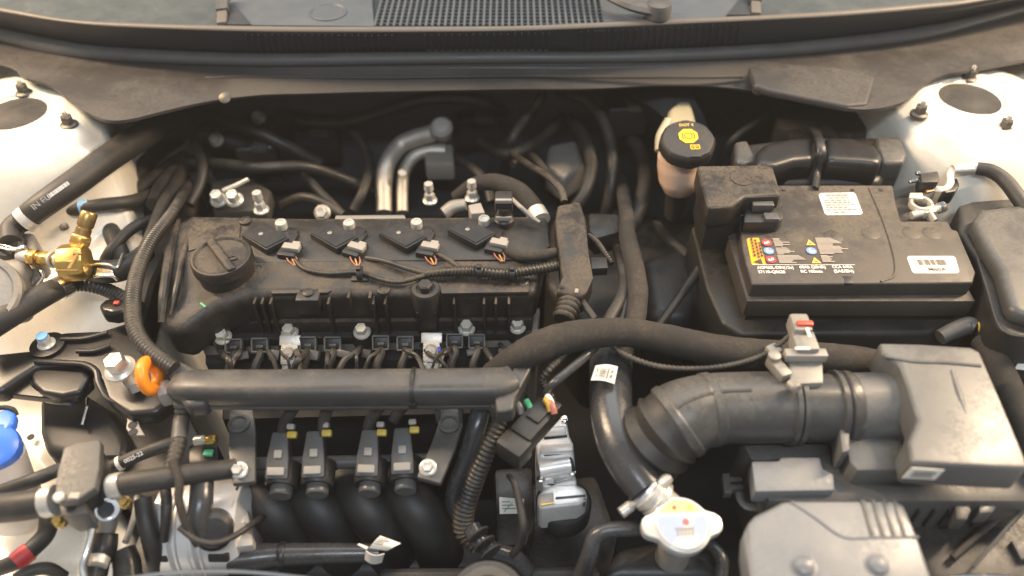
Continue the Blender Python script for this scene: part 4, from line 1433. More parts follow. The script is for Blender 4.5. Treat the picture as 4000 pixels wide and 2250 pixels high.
# spring hose clip and its stub
sc_ = thing('spring_clip_hose', 'short black hose stub with bright steel spring clip right of the brass valve', 'hose', W(430, 1080, -0.03))
put('stub', hose_bm([(360, 1058, 0.0), (420, 1062, 0.002), (480, 1052, 0.0), (530, 1020, -0.004), (570, 985, -0.01)], [44, 46, 44, 40, 36], 20), 'rubber', sc_)
bm = B()
sweep(bm, spline([W(352, 1040, 0.014), W(385, 1032, 0.018), W(425, 1034, 0.019), W(455, 1044, 0.017), W(470, 1020, 0.016), W(482, 992, 0.014)], 5), 0.0019, 8)
sweep(bm, spline([W(368, 1080, 0.010), W(400, 1076, 0.014), W(440, 1078, 0.014), W(460, 1094, 0.008)], 5), 0.0019, 8)
put('spring_clip', bm, 'steel', sc_)
bm = slab([(378, 1044), (438, 1046), (445, 1076), (372, 1074)], 0.016, 0.003, 0.001)
put('clip_plate', bm, 'steel', sc_)
# dark junk behind the valve: hoses toward the bulkhead
for pts, r, lab in (([(560, 990, 0.0), (600, 900, 0.0), (640, 800, -0.01), (700, 700, -0.03), (720, 640, -0.06)], 26, 'dark hose rising along the left shoulder of the valve cover'),
                    ([(560, 1120, -0.09), (500, 1050, -0.05), (462, 970, -0.03), (430, 880, -0.03), (440, 820, -0.03), (520, 760, -0.04), (620, 690, -0.05), (720, 620, -0.07)], 34, 'dark hose bending up behind the brass valve'),
                    ([(600, 800, -0.02), (640, 720, -0.03), (700, 660, -0.05), (800, 620, -0.08)], 30, 'third dark hose fanning out left of the valve cover'),
                    ([(400, 1070, -0.07), (420, 1000, -0.03), (490, 915, -0.02), (560, 870, -0.02), (660, 850, -0.04)], 22, 'dark hose lying across the pale panel behind the spring clip'),
                    ([(300, 1040, -0.09), (350, 950, -0.05), (430, 830, -0.04), (520, 700, -0.04), (600, 600, -0.05), (690, 540, -0.07)], 36, 'second dark hose parallel to the long printed hose')):
    put('rubber_hose', hose_bm(pts, r, 16), 'rubber', label=lab, cat='hose')
put('bracket_plate', slab([(470, 860), (560, 720), (700, 640), (780, 700), (760, 840), (690, 900), (600, 1100), (560, 1260), (470, 1240), (500, 1080), (430, 960)], -0.055, 0.05, 0.012, seg=3), 'black_plastic', label='black plate beneath the hoses left of the valve cover', cat='bracket')

# corrugated conduit on the cover's left edge --------------------------------------------------------------
cc = thing('side_conduit', 'black corrugated conduit curving down the left edge of the valve cover into the duct', 'wiring', W(520, 1200, -0.02))
put('conduit', hose_bm([(770, 680, -0.08), (725, 745, -0.02), (690, 805, 0.01), (650, 862, 0.014), (595, 935, 0.018), (552, 1020, 0.020), (526, 1110, 0.020), (518, 1190, 0.020), (524, 1270, 0.018), (556, 1340, 0.014), (612, 1392, 0.010), (680, 1440, 0.006)], [18, 19, 20, 22, 25, 27, 29, 31, 31, 31, 31, 32], 18, (0.0040, 0.05), sub=10), 'conduit', cc)
put('lower_conduit', hose_bm([(715, 1560, -0.015), (708, 1640, -0.03), (700, 1720, -0.03), (680, 1790, -0.03), (660, 1860, -0.03)], [26, 28, 28, 28, 28], 16, (0.006, 0.08)), 'conduit', cc)
put('clip', band((708, 1640, -0.03), (700, 1722, -0.03), 30), 'grey_plastic', cc)

# engine mount bracket ----------------------------------------------------------------------------------------
em = thing('engine_mount', 'black pressed engine mount bracket bolted between body and engine on the left', 'engine mount', W(330, 1560, -0.12))
put('arm', slab([(-150, 1400), (0, 1376), (145, 1360), (155, 1322), (200, 1302), (260, 1292), (400, 1286), (500, 1252), (560, 1262), (640, 1400), (672, 1560), (610, 1612), (500, 1622), (415, 1556), (392, 1490), (358, 1442), (300, 1424), (140, 1430), (0, 1530), (-150, 1530)], -0.04, 0.022, 0.008, seg=3), 'satin_black', em)
put('ridge', hose_bm([(240, 1325, -0.036), (330, 1322, -0.036), (420, 1300, -0.036)], 10, 10), 'satin_black', em)
put('ridge', hose_bm([(300, 1372, -0.036), (370, 1370, -0.036), (430, 1350, -0.036)], 10, 10), 'satin_black', em)
put('edge_roll', hose_bm([(140, 1412, -0.040), (250, 1418, -0.039), (330, 1424, -0.039), (375, 1450, -0.040), (388, 1500, -0.041), (418, 1552, -0.043), (470, 1580, -0.045)], 13, 10), 'satin_black', em)
put('dish', slab([(112, 1432), (330, 1432), (352, 1470), (318, 1530), (240, 1548), (160, 1535), (120, 1500)], -0.046, 0.014, 0.006, seg=4), 'satin_black', em)
put('dish_rim', hose_bm([(118, 1490, -0.053), (160, 1528, -0.053), (240, 1542, -0.053), (310, 1525, -0.053), (345, 1475, -0.053)], 9, 10), 'satin_black', em)
put('mount_body', slab([(150, 1540), (330, 1530), (440, 1600), (500, 1700), (480, 1790), (330, 1800), (170, 1760), (150, 1680)], -0.09, 0.14, 0.012, seg=3), 'runner_black', em)
bm = B()
p = W(188, 1352, -0.039)
lathe(bm, p, (0, 0, 1), [(0.018, 0), (0.018, 0.003), (0.011, 0.004)], 28)
put('washer', bm, 'satin_black', em)
put('bolt', hexbolt(p + V((0, 0, 0.003)), (0, 0, 1), 0.0095, 0.009), 'zinc', em)
bm = B()
lathe(bm, p + V((0, 0, 0.0145)), (0, 0, 1), [(0.0062, 0), (0.006, 0.003), (0, 0.004)], 14)
put('painted_tip', bm, 'pale_blue', em, label='pale blue paint on the bolt tip')
p = W(512, 1500, -0.040)
bm = B()
sweep(bm, [p, p + V((-0.002, 0.0, 0.03))], 0.0062, 16)
hexbolt(p + V((-0.002, 0.0, 0.024)), (-0.08, -0.1, 1), 0.0150, 0.014, 1.05, bm)
put('large_bolt', bm, 'zinc', em)
bm = B()
sweep(bm, [W(530, 1500, -0.03), W(542, 1528, -0.036)], 0.0070, 14)
put('spacer', bm, 'clip_grey', em)
a = [W(176, 1572, -0.086), W(278, 1582, -0.086), W(252, 1542, -0.080), W(172, 1544, -0.080)]
lbq = put('label_strip', sheet(a, 0.0008, 6, 3, lambda u, v: 0.004 * math.sin(3.1 * u)), 'label_paper', em, label='white label strip with grey print')
bm = B()
r_, u_ = a[1] - a[0], a[3] - a[0]
for k in range(14):
    quad_print(bm, a[0], r_, u_, 0.22 + 0.045 * k, 0.25, 0.02 + 0.012 * (k % 3), 0.5, 0.0056)
put('barcode', bm, 'label_print', lbq)
put('label_end', sheet([W(278, 1582, -0.0855), W(302, 1570, -0.0855), W(286, 1538, -0.0795), W(252, 1542, -0.0795)], 0.0008, 3, 3), 'label_blue', em, label='blue end of the mount label')
bm = B()
sweep(bm, spline([W(342, 1556, -0.075), W(340, 1590, -0.075), W(330, 1630, -0.078), W(322, 1660, -0.08)], 4), 0.0020, 8)
put('guide_wire', bm, 'steel', em)
bm = B()
for x, y, m in ((228, 1478, 0), (252, 1482, 0), (262, 1480, 0), (272, 1483, 0)):
    box(bm, W(x, y, -0.0545), (0.003, 0.003, 0.0012), None, 0.0006, 1)
put('paint_dots', bm, 'white_print', em)
put('lower_web', slab([(-150, 1415), (350, 1420), (360, 1500), (300, 1556), (150, 1552), (0, 1535), (-150, 1530)], -0.052, 0.010, 0.003, seg=3), 'satin_black', em)
put('dark_well', slab([(330, 1600), (700, 1540), (780, 1700), (760, 1960), (600, 1960), (430, 1880), (330, 1760)], -0.11, 0.12, 0.01), 'runner_black', em)
# hanging bracket with two holes
hb = thing('hole_bracket', 'small grey steel bracket with two holes hanging below the engine mount', 'bracket', W(525, 1690, -0.11))
poly = [(486, 1612), (552, 1612), (540, 1640), (545, 1665), (566, 1700), (510, 1700), (492, 1672), (497, 1640)]
put('plate', slab(poly, -0.052, 0.003, 0.001), 'clip_grey', hb)
bm = B()
for x, y in ((518, 1660), (520, 1688)):
    lathe(bm, W(x, y, -0.0518), (0, 0, 1), [(0.0045, 0), (0.0045, 0.0006), (0, 0.0006)], 18)
put('hole', bm, 'deep_black', hb)
bm = B()
sweep(bm, spline([W(500, 1612, -0.07), W(560, 1600, -0.07), W(610, 1580, -0.07), (W(650, 1540, -0.06))], 4), 0.003, 8)
put('rod', bm, 'steel', hb)

# orange dipstick ring --------------------------------------------------------------------------------------------
od = thing('dipstick_handle', 'bright orange oil dipstick ring beside the large silver bolt', 'dipstick', W(590, 1535, -0.03))
c = W(586, 1468, 0.0)
axd = V((0.97, 0.06, 0.20)).normalized()        # the ring's own axis: seen nearly edge on
M = basis(axd, (0, 0.5, 0.85))
bm = B()
ring, n = [], 40
for k in range(n):
    a_ = 2 * math.pi * k / n
    d_ = M @ V((math.cos(a_), math.sin(a_), 0))
    # stadium cross-section: wide band with rounded lips
    prof = []
    for q in range(12):
        t = 2 * math.pi * q / 12
        prof.append(c + d_ * (0.0140 + 0.0066 * sgp(math.cos(t), 0.8)) + axd * (0.0055 * sgp(math.sin(t), 0.8)))
    ring.append([bm.verts.new(v) for v in prof])
for k in range(n):
    for q in range(12):
        bm.faces.new((ring[k][q], ring[k][(q + 1) % 12], ring[(k + 1) % n][(q + 1) % 12], ring[(k + 1) % n][q]))
put('ring', bm, 'orange_plastic', od, 60)
put('stem', hose_bm([(622, 1506, -0.012), (650, 1512, -0.018), (690, 1516, -0.03)], [15, 14, 14], 14), 'orange_plastic', od)
bm = B()
box(bm, W(650, 1535, -0.02), (0.014, 0.02, 0.02), MX.Rotation(0.4, 3, 'Z'), 0.004)
put('guide', bm, 'clip_grey', od)

# ================================================================== lower left: washer cap, sensor box, hoses, alternator
wb = thing('washer_bottle', 'translucent washer bottle neck with bright blue cap at the left edge', 'washer bottle', W(-30, 1850, -0.16))
bm = B()
p = W(-22, 1745, -0.045)
lathe(bm, p, (0.35, -0.25, 0.9), [(0.021, -0.012), (0.0235, -0.010), (0.0235, 0.0), (0.0215, 0.006), (0.016, 0.009), (0, 0.010)], 40, star=lambda a_: 1 + 0.012 * math.cos(22 * a_))
put('cap', bm, 'blue_plastic', wb)
put('cap_tab', slab([(-40, 1620), (28, 1590), (58, 1612), (52, 1650), (20, 1680), (-40, 1720)], -0.035, 0.012, 0.004, seg=3), 'blue_plastic', wb)
put('tether', hose_bm([(-40, 1605, -0.035), (10, 1592, -0.035), (50, 1600, -0.036), (66, 1622, -0.04)], [9, 10, 10, 9], 10), 'deep_black', wb)
put('neck', hose_bm([(-10, 1770, -0.06), (20, 1880, -0.10), (60, 1990, -0.16)], [95, 100, 110], 28), 'clear_tank', wb)
bm = B()
lathe(bm, W(121, 1708, -0.168), (0, 0, 1), [(0.0042, 0), (0.0042, 0.001), (0, 0.001)], 20)
put('drain_hole', bm, 'deep_black', label='small round dark hole in the white body panel beside the blue cap', cat='hole')

# sensor box
sb = thing('sensor_box', 'grey-black sensor box clamped between two thick hoses', 'sensor', W(310, 1990, -0.10))
top = [(248, 1748), (300, 1728), (385, 1714), (394, 1722), (388, 1830), (372, 1905), (300, 1955), (232, 1962), (212, 1950), (222, 1850)]
put('lid', slab(top, -0.012, 0.010, 0.004, seg=3), 'grey_plastic', sb)
put('body', slab([(255, 1752), (385, 1728), (392, 1830), (378, 1912), (305, 1962), (225, 1966), (222, 1860)], -0.021, 0.035, 0.004, 0.0, seg=2), 'black_plastic', sb)
put('front_step', slab([(225, 1960), (330, 1950), (345, 2005), (262, 2020), (232, 2005)], -0.026, 0.03, 0.004), 'grey_plastic', sb)
bm = B()
lathe(bm, W(280, 1987, -0.0262), (0, -0.2, 1), [(0.0036, 0), (0.0036, 0.0008), (0, 0.0008)], 18)
put('hole', bm, 'deep_black', sb)
bm = B()
lathe(bm, W(233, 1945, -0.012), (0, 0, 1), [(0.0048, 0), (0.0048, 0.003), (0.003, 0.004), (0, 0.004)], 18)
put('rivet', bm, 'zinc', sb)
bm = B()
box(bm, W(290, 1936, -0.0116), (0.0095, 0.0065, 0.0015), None, 0.0006, 1)
put('white_square', bm, 'clip_grey', sb)
hs = thing('thick_hose', 'thick black hose entering the sensor box from the left edge', 'hose', W(80, 1990, -0.06))
put('hose', hose_bm([(-150, 2000, -0.045), (0, 1985, -0.04), (100, 1975, -0.035), (215, 1955, -0.032)], [60, 58, 58, 56], 22), 'rubber', hs)
put('clamp', band((178, 1962, -0.033), (222, 1953, -0.031), 61), 'white_steel', hs)
bm = B()
p = W(236, 2040, -0.05)
lathe(bm, p, (0.1, -0.3, 1), [(0.0055, -0.004), (0.0055, 0.002), (0.004, 0.003), (0.004, 0.010)], 10)
put('clamp_screw', bm, 'brass', hs)
hs2 = thing('thin_upper_hose', 'thinner black hose passing behind the sensor box toward the left edge', 'hose', W(120, 1880, -0.08))
put('hose', hose_bm([(-60, 1940, -0.07), (60, 1900, -0.06), (150, 1868, -0.055), (240, 1830, -0.06)], [26, 28, 28, 26], 16), 'rubber', hs2)
h3 = thing('vent_hose', 'thick black hose leaving the sensor box rightwards to the fuel rail bracket', 'hose', W(650, 1900, -0.08))
put('hose', hose_bm([(400, 1905, -0.035), (460, 1895, -0.032), (560, 1880, -0.03), (680, 1862, -0.032), (800, 1845, -0.04), (920, 1830, -0.05)], [42, 44, 44, 42, 40, 38], 20), 'rubber', h3)
put('clamp', band((436, 1902, -0.033), (480, 1893, -0.031), 50), 'white_steel', h3)
bm = B()
lathe(bm, W(487, 1962, -0.055), (0.1, -0.4, 1), [(0.006, -0.004), (0.006, 0.002), (0.0045, 0.003), (0.0045, 0.009)], 10)
put('clamp_screw', bm, 'brass', h3)
h4 = thing('printed_hose', 'thin black hose with a date print and white band above the thick vent hose', 'hose', W(560, 1790, -0.09))
put('hose', hose_bm([(400, 1838, -0.075), (470, 1808, -0.07), (560, 1770, -0.066), (640, 1742, -0.064), (720, 1716, -0.066)], [24, 25, 26, 26, 25], 16), 'rubber', h4)
put('band', band((462, 1813, -0.0705), (476, 1807, -0.0697), 29), 'white_print', h4)
hp = (CP - W(510, 1795, -0.068)).normalized() * 0.0068
a = W(486, 1806, -0.0692) + hp
b = W(548, 1776, -0.0665) + hp
r = (b - a).normalized(); u = hp.normalized().cross(r)
put('print', text_bm('0025-22', a - u * 0.0012, r, u, 0.0058), 'white_print', h4)

# black cable with red tape
rc = thing('battery_cable', 'black cable with red tape band at the lower left corner', 'cable', W(90, 2180, -0.15))
put('cable', hose_bm([(190, 2030, -0.12), (180, 2085, -0.11), (130, 2140, -0.105), (70, 2190, -0.105), (0, 2220, -0.11), (-80, 2260, -0.12)], [34, 34, 34, 33, 30, 28], 18), 'rubber', rc)
put('tape', band((118, 2152, -0.105), (58, 2198, -0.105), 39), 'red_tape', rc)
cp = put('lower_cable', hose_bm([(60, 2262, -0.10), (120, 2230, -0.10), (190, 2222, -0.105), (250, 2255, -0.12)], [24, 25, 25, 24], 14), 'rubber', label='short black cable curving at the bottom left edge', cat='cable')

# silver pipe and fitting
sp = thing('aircon_pipe', 'polished silver pipe bending down in front of the fitting at lower left', 'pipe', W(350, 2180, -0.12))
put('pipe', hose_bm([(425, 1985, -0.055), (395, 1992, -0.052), (372, 2020, -0.052), (358, 2080, -0.056), (338, 2160, -0.062), (322, 2215, -0.068), (330, 2265, -0.075)], [14, 16, 17, 17, 17, 17, 18], 16), 'steel', sp)
ft = thing('pipe_fitting', 'matte alloy pipe fitting with open round end under the vent hose', 'fitting', W(430, 2060, -0.12))
put('barrel', hose_bm([(440, 1975, -0.065), (428, 2020, -0.072), (412, 2090, -0.085)], [40, 36, 32], 20), 'cast_alloy', ft)
bm = B()
p = W(420, 1990, -0.048)
lathe(bm, p, (0.35, -0.5, 0.8), [(0.0105, -0.004), (0.0105, 0.002), (0.0085, 0.002), (0.0082, -0.003), (0, -0.003)], 26)
put('open_end', bm, 'chrome', ft)
bm = B()
lathe(bm, p + V((-0.0015, -0.001, 0.0008)), (0.35, -0.5, 0.8), [(0.0072, -0.003), (0.0072, 0.0), (0, 0.0)], 22)
put('bore', bm, 'deep_black', ft)
put('sleeve', hose_bm([(415, 2085, -0.085), (405, 2140, -0.09), (385, 2200, -0.095), (370, 2262, -0.10)], [44, 50, 42, 44], 20), 'clean_black', ft)
put('grey_ring', band((392, 2178, -0.085), (380, 2208, -0.085), 38), 'alloy', ft)
put('round_cap', hose_bm([(480, 2150, -0.10), (495, 2200, -0.105), (500, 2262, -0.11)], [46, 52, 54], 20), 'gloss_black', ft)
pp_ = put('thin_pipe', hose_bm([(535, 1940, -0.10), (528, 2000, -0.10), (508, 2070, -0.10), (490, 2120, -0.10)], [12, 12, 11, 13], 12), 'cast_alloy', label='thin grey pipe between the alloy fitting and the alternator', cat='pipe')
put('grey_guard', slab([(560, 2040), (640, 2060), (620, 2262), (500, 2262), (500, 2180)], -0.15, 0.05, 0.006), 'grey_plastic', label='grey plastic guard below the alternator pulley side', cat='guard')

# alternator
al = thing('alternator', 'silver alloy alternator casing behind hanging black hoses', 'alternator', W(800, 2100, -0.22))
cA = W(810, 2040, -0.120)
bm = B()
lathe(bm, cA + V((-0.045, 0.0, -0.012)), (1, 0.04, 0.05), [(0.030, 0), (0.047, 0.004), (0.051, 0.010), (0.051, 0.022), (0.045, 0.024), (0.045, 0.030), (0.051, 0.032), (0.051, 0.046), (0.045, 0.048), (0.045, 0.053), (0.050, 0.055), (0.050, 0.074), (0.044, 0.086), (0.030, 0.092), (0, 0.092)], 48)
put('casing', bm, 'bright_alloy', al)
rnd = random.Random(9)
for k in range(7):
    a_ = math.radians(28 + 21 * k)
    for xo in (0.004, 0.062):
        bm = B()
        d_ = V((0, -math.cos(a_), math.sin(a_)))
        box(bm, cA + V((-0.036 + xo, 0, -0.012)) + d_ * 0.048, (0.020, 0.009, 0.006), basis(d_, (1, 0, 0)), 0.002)
        put('cooling_lug', bm, 'bright_alloy' if k % 2 else 'deep_black', al)
for xo in (0.022, 0.034, 0.046):
    bm = B()
    lathe(bm, cA + V((-0.04 + xo, 0, -0.012)), (1, 0.04, 0.05), [(0.049, 0), (0.0515, 0.001), (0.0515, 0.003), (0.049, 0.004)], 48)
    put('ring', bm, 'bright_alloy', al)
put('rear_bracket', slab([(900, 1985), (965, 1975), (975, 2040), (905, 2050)], -0.098, 0.02, 0.004), 'alloy', al)
put('rear_bracket', slab([(905, 2090), (985, 2080), (990, 2130), (910, 2140)], -0.105, 0.02, 0.004), 'alloy', al)
for pts, r, m, lab in (([(790, 1880, -0.05), (785, 1960, -0.055), (775, 2040, -0.065), (790, 2110, -0.08)], [44, 46, 44, 40], 'shiny_rubber', 'fat black hose hanging in front of the alternator'),
                       ([(640, 1870, -0.055), (650, 1950, -0.06), (648, 2030, -0.070), (640, 2110, -0.09)], [20, 22, 20, 18], 'rubber', 'black hose hanging at the left of the alternator'),
                       ([(672, 1800, -0.02), (700, 1880, -0.025), (700, 1960, -0.035), (730, 2060, -0.05), (770, 2130, -0.07)], [16, 17, 17, 15, 13], 'tape_fabric', 'taped loom hanging between the alternator hoses'),
                       ([(700, 2060, -0.05), (770, 2110, -0.055), (850, 2120, -0.06), (930, 2085, -0.07), (980, 2050, -0.08), (1050, 2000, -0.13)], [12, 13, 13, 12, 12, 12], 'rubber', 'thin black cable looping across the alternator'),
                       ([(560, 1950, -0.07), (575, 2040, -0.08), (600, 2140, -0.1), (620, 2240, -0.14)], [36, 38, 38, 36], 'rubber', 'black belt-like hose beside the thin grey pipe')):
    put('hanging_hose', hose_bm(pts, r, 16), m, label=lab, cat='hose')
bm = B()
lathe(bm, W(835, 2075, -0.075), (0.3, -0.6, 0.7), [(0.018, -0.02), (0.018, 0.004), (0.014, 0.008), (0, 0.008)], 28)
put('round_plug', bm, 'clean_black', al)
# little sensor with gold and green tips
gs = thing('gold_sensor', 'small sensor with white and gold tips left of the fuel rail bracket', 'sensor', W(800, 1750, -0.09))
for (x, y, r, m, n_) in ((782, 1720, 0.0052, 'white_steel', 'nut'), (826, 1717, 0.0050, 'brass', 'tip')):
    bm = B()
    lathe(bm, W(x, y, -0.06), (0.9, 0, 0.25), [(r * 0.7, -0.006), (r, -0.005), (r, 0.004), (r * 0.6, 0.006)], 14)
    put(n_, bm, m, gs)
bm = slab([(735, 1735), (850, 1730), (855, 1800), (735, 1810)], -0.07, 0.03, 0.004)
put('body', bm, 'clean_black', gs)
bm = B()
box(bm, W(815, 1770, -0.068), (0.010, 0.007, 0.004), None, 0.001)
put('green_mark', bm, 'green_paint', gs)

# ================================================================== right side: radiator hose and cap
uh = thing('radiator_hose', 'thick glossy black radiator hose curving down to the filler neck', 'hose', W(2440, 1700, -0.08))
put('hose', hose_bm([(2395, 1310, -0.05), (2388, 1400, -0.035), (2385, 1500, -0.03), (2388, 1600, -0.028), (2412, 1720, -0.03), (2460, 1820, -0.034), (2525, 1912, -0.04)], [84, 84, 84, 84, 84, 82, 76], 28, sub=10), 'shiny_rubber', uh)
a = [W(2308, 1486, 0.0), W(2400, 1500, 0.0), W(2414, 1432, 0.003), W(2326, 1428, 0.003)]
lbl = put('sticker', sheet(a, 0.0006, 8, 5, lambda u, v: 0.0035 * math.sin(math.pi * u)), 'label_paper', uh, label='white barcode sticker on the hose')
bm = B()
r_, u_ = a[1] - a[0], a[3] - a[0]
for k, w_ in enumerate((0.02, 0.05, 0.025, 0.05, 0.03, 0.06, 0.02, 0.045, 0.03)):
    quad_print(bm, a[0], r_, u_, 0.28, 0.16 + 0.072 * k, 0.26, w_ * 0.95, 0.0044)
for (x_, y_, w_, h_) in ((0.60, 0.14, 0.05, 0.7), (0.74, 0.22, 0.09, 0.2), (0.74, 0.55, 0.09, 0.18), (0.14, 0.5, 0.05, 0.24), (0.14, 0.15, 0.05, 0.15)):
    quad_print(bm, a[0], r_, u_, x_, y_, w_, h_, 0.0040)
put('barcode', bm, 'label_print', lbl)
rp = thing('radiator_filler', 'silver radiator filler neck with clamp joining the black hose', 'filler neck', W(2590, 2010, -0.12))
n0, n1 = W(2515, 1905, -0.042), W(2640, 2010, -0.058)
axn = (n1 - n0)
bm = B()
L_ = axn.length
lathe(bm, n0, axn, [(0.0165, 0), (0.0175, L_ * 0.1), (0.016, L_ * 0.2), (0.0175, L_ * 0.42), (0.0155, L_ * 0.5), (0.015, L_)], 32)
put('neck', bm, 'bright_alloy', rp)
bm = B()
lathe(bm, n0 + axn * 0.10, axn, [(0.0182, 0), (0.0195, 0.001), (0.0195, 0.006), (0.0182, 0.007)], 36)
lathe(bm, n0 + axn * 0.34, axn, [(0.0182, 0), (0.0195, 0.001), (0.0195, 0.006), (0.0182, 0.007)], 36)
put('clamp', bm, 'white_steel', rp)
bm = B()
for (x, y, z) in ((2592, 1882, -0.03), (2445, 1990, -0.055)):
    lathe(bm, W(x, y, z), V((0.75, 0.5, 0.2)), [(0.0055, -0.006), (0.0055, 0.006), (0.004, 0.008)], 14)
sweep(bm, [W(2445, 1990, -0.055), W(2500, 1950, -0.042)], 0.003, 8)
sweep(bm, [W(2592, 1882, -0.03), W(2560, 1900, -0.035)], 0.003, 8)
put('clamp_ear', bm, 'white_steel', rp)
pc = W(2660, 2058, -0.045)
bm = B()
lathe(bm, pc + V((0, 0, -0.06)), (0, 0, 1), [(0.016, 0), (0.016, 0.05), (0.0215, 0.052), (0.0215, 0.056)], 36)
put('cup', bm, 'cast_alloy', rp)
rcap = thing('radiator_cap', 'white round radiator cap with two ears and blue and yellow warning print', 'radiator cap', pc)
CAX = V((0.03, -0.10, 1)).normalized()
Mx = basis(CAX, (1, 0.06, 0))
bm = B()


def cap_outline(a_):
    base_ = 0.0265
    e1 = abs(math.sin(a_ * 0 + a_))
    w_ = math.exp(-((math.sin(a_) / 0.36) ** 4))        # ears toward +-x
    return base_ + 0.0105 * w_


pts = [pc + Mx @ V((math.cos(2 * math.pi * k / 64) * cap_outline(2 * math.pi * k / 64), math.sin(2 * math.pi * k / 64) * cap_outline(2 * math.pi * k / 64), 0.006)) for k in range(64)]
prism(bm, pts, CAX * -0.011, 0.0018, seg=3)
put('cap', bm, 'cap_white', rcap)
bm = B()
lathe(bm, pc + CAX * 0.006, CAX, [(0.0245, -0.001), (0.0245, 0.0012), (0.0235, 0.0022), (0, 0.0022)], 48)
face_ = put('cap_face', bm, 'cap_white', rcap)
o_ = pc + CAX * 0.0084
rx, uy = Mx @ V((1, 0, 0)), Mx @ V((0, 1, 0))
bm = B()
n_ = 20
vs = [bm.verts.new(o_ + rx * (0.0222 * math.cos(a_)) + uy * (0.0222 * math.sin(a_))) for a_ in [math.radians(28 + 124 * k / n_) for k in range(n_ + 1)]]
bm.faces.new(vs)
put('yellow_print', bm, 'cap_yellow', face_)
bm = B()
vs = [bm.verts.new(o_ + rx * (0.0222 * math.cos(a_)) + uy * (0.0222 * math.sin(a_))) for a_ in [math.radians(160 + 75 * k / 12) for k in range(13)]]
vs += [bm.verts.new(o_ + rx * 0.0 + uy * -0.004), bm.verts.new(o_ + rx * 0.006 + uy * 0.0075)]
bm.faces.new(vs)
vs = [bm.verts.new(o_ + rx * (0.0222 * math.cos(a_)) + uy * (0.0222 * math.sin(a_))) for a_ in [math.radians(-55 + 75 * k / 12) for k in range(13)]]
vs += [bm.verts.new(o_ + rx * 0.013 + uy * 0.006), bm.verts.new(o_ + rx * 0.008 + uy * -0.004)]
bm.faces.new(vs)
put('blue_print', bm, 'cap_blue', face_)
bm = B()
disc_print(bm, o_, rx, uy, 0.003, 0.001, 0.0030)
disc_print(bm, o_, rx, uy, -0.005, 0.0150, 0.0022)
put('red_print', bm, 'pink_wire', face_)
bm = B()
disc_print(bm, o_, rx, uy, 0.009, 0.0145, 0.0025)
put('orange_print', bm, 'sign_amber', face_)
bm = B()
for k in range(5):
    quad_print(bm, o_, rx, uy, -0.007 + 0.0034 * k, -0.0118, 0.0018, 0.0055)
quad_print(bm, o_, rx, uy, -0.008, -0.0060, 0.017, 0.0022)
put('grey_print', bm, 'clip_grey', face_)
ov = thing('overflow_tube', 'bluish black overflow tube leading left from under the radiator cap', 'hose', W(2400, 2120, -0.12))
put('tube', hose_bm([(2540, 2062, -0.075), (2450, 2066, -0.072), (2370, 2072, -0.072), (2325, 2100, -0.078), (2305, 2160, -0.09), (2270, 2262, -0.12)], [30, 30, 30, 32, 34, 36], 18), 'shiny_rubber', ov)
ov2 = put('overflow_bend', hose_bm([(2745, 2110, -0.09), (2790, 2140, -0.085), (2820, 2190, -0.085), (2815, 2262, -0.09)], [20, 24, 26, 26], 16), 'shiny_rubber', label='bent black tube just right of the radiator cap', cat='hose')
put('tank_top', slab([(2420, 2130), (2600, 2100), (2780, 2130), (2850, 2262), (2340, 2262)], -0.11, 0.06, 0.015, seg=4), 'clean_black', label='black radiator tank top below the white cap', cat='radiator')

# ================================================================== air intake
ai = thing('intake_hose', 'fat grey-black rubber intake hose with bellows joining the air box', 'intake hose', W(2750, 1700, -0.08))
axs = [W(3075, 1590, -0.004), W(2900, 1592, -0.004), W(2770, 1600, -0.004), W(2670, 1632, -0.006), (W(2605, 1680, -0.016)), (W(2555, 1725, -0.030)), W(2500, 1770, -0.05)]
P = spline(axs, 10)
Rr = lerp_list([0.0345, 0.0345, 0.0345, 0.037, 0.038, 0.038, 0.038], len(P))
bm = B()
sweep(bm, P[:34], Rr[:34], 36)
put('tube', bm, 'intake_plastic', ai)
Q, tt = resample(P[33:], 0.0034)
bm = B()
sweep(bm, Q, [0.0365 + 0.0032 * math.cos(2 * math.pi * k / 4.0) * (1 if k > 3 else 0) for k in range(len(Q))], 44)
put('bellows', bm, 'rubber', ai)
for k, w_ in ((20, 0.0035), (33, 0.003)):
    bm = B()
    t_ = (P[k + 1] - P[k - 1]).normalized()
    lathe(bm, P[k] - t_ * w_, t_, [(Rr[k], -0.002), (Rr[k] * 1.045, 0.0), (Rr[k] * 1.045, 2 * w_), (Rr[k], 2 * w_ + 0.002)], 44)
    put('hoop', bm, 'intake_plastic', ai)
for a_ in (0.15,):
    bm = B()
    pts_ = []
    for k in range(10, 33, 2):
        t_ = (P[k + 1] - P[k - 1]).normalized()
        s_ = t_.cross(V((0, 0, 1))).normalized()
        n_ = s_.cross(t_)
        pts_.append(P[k] + (n_ * math.cos(a_) - s_ * math.sin(a_)) * Rr[k] * (1 if a_ > -0.5 else 1))
    sweep(bm, pts_, 0.0016, 6)
    put('rib', bm, 'intake_plastic', ai)
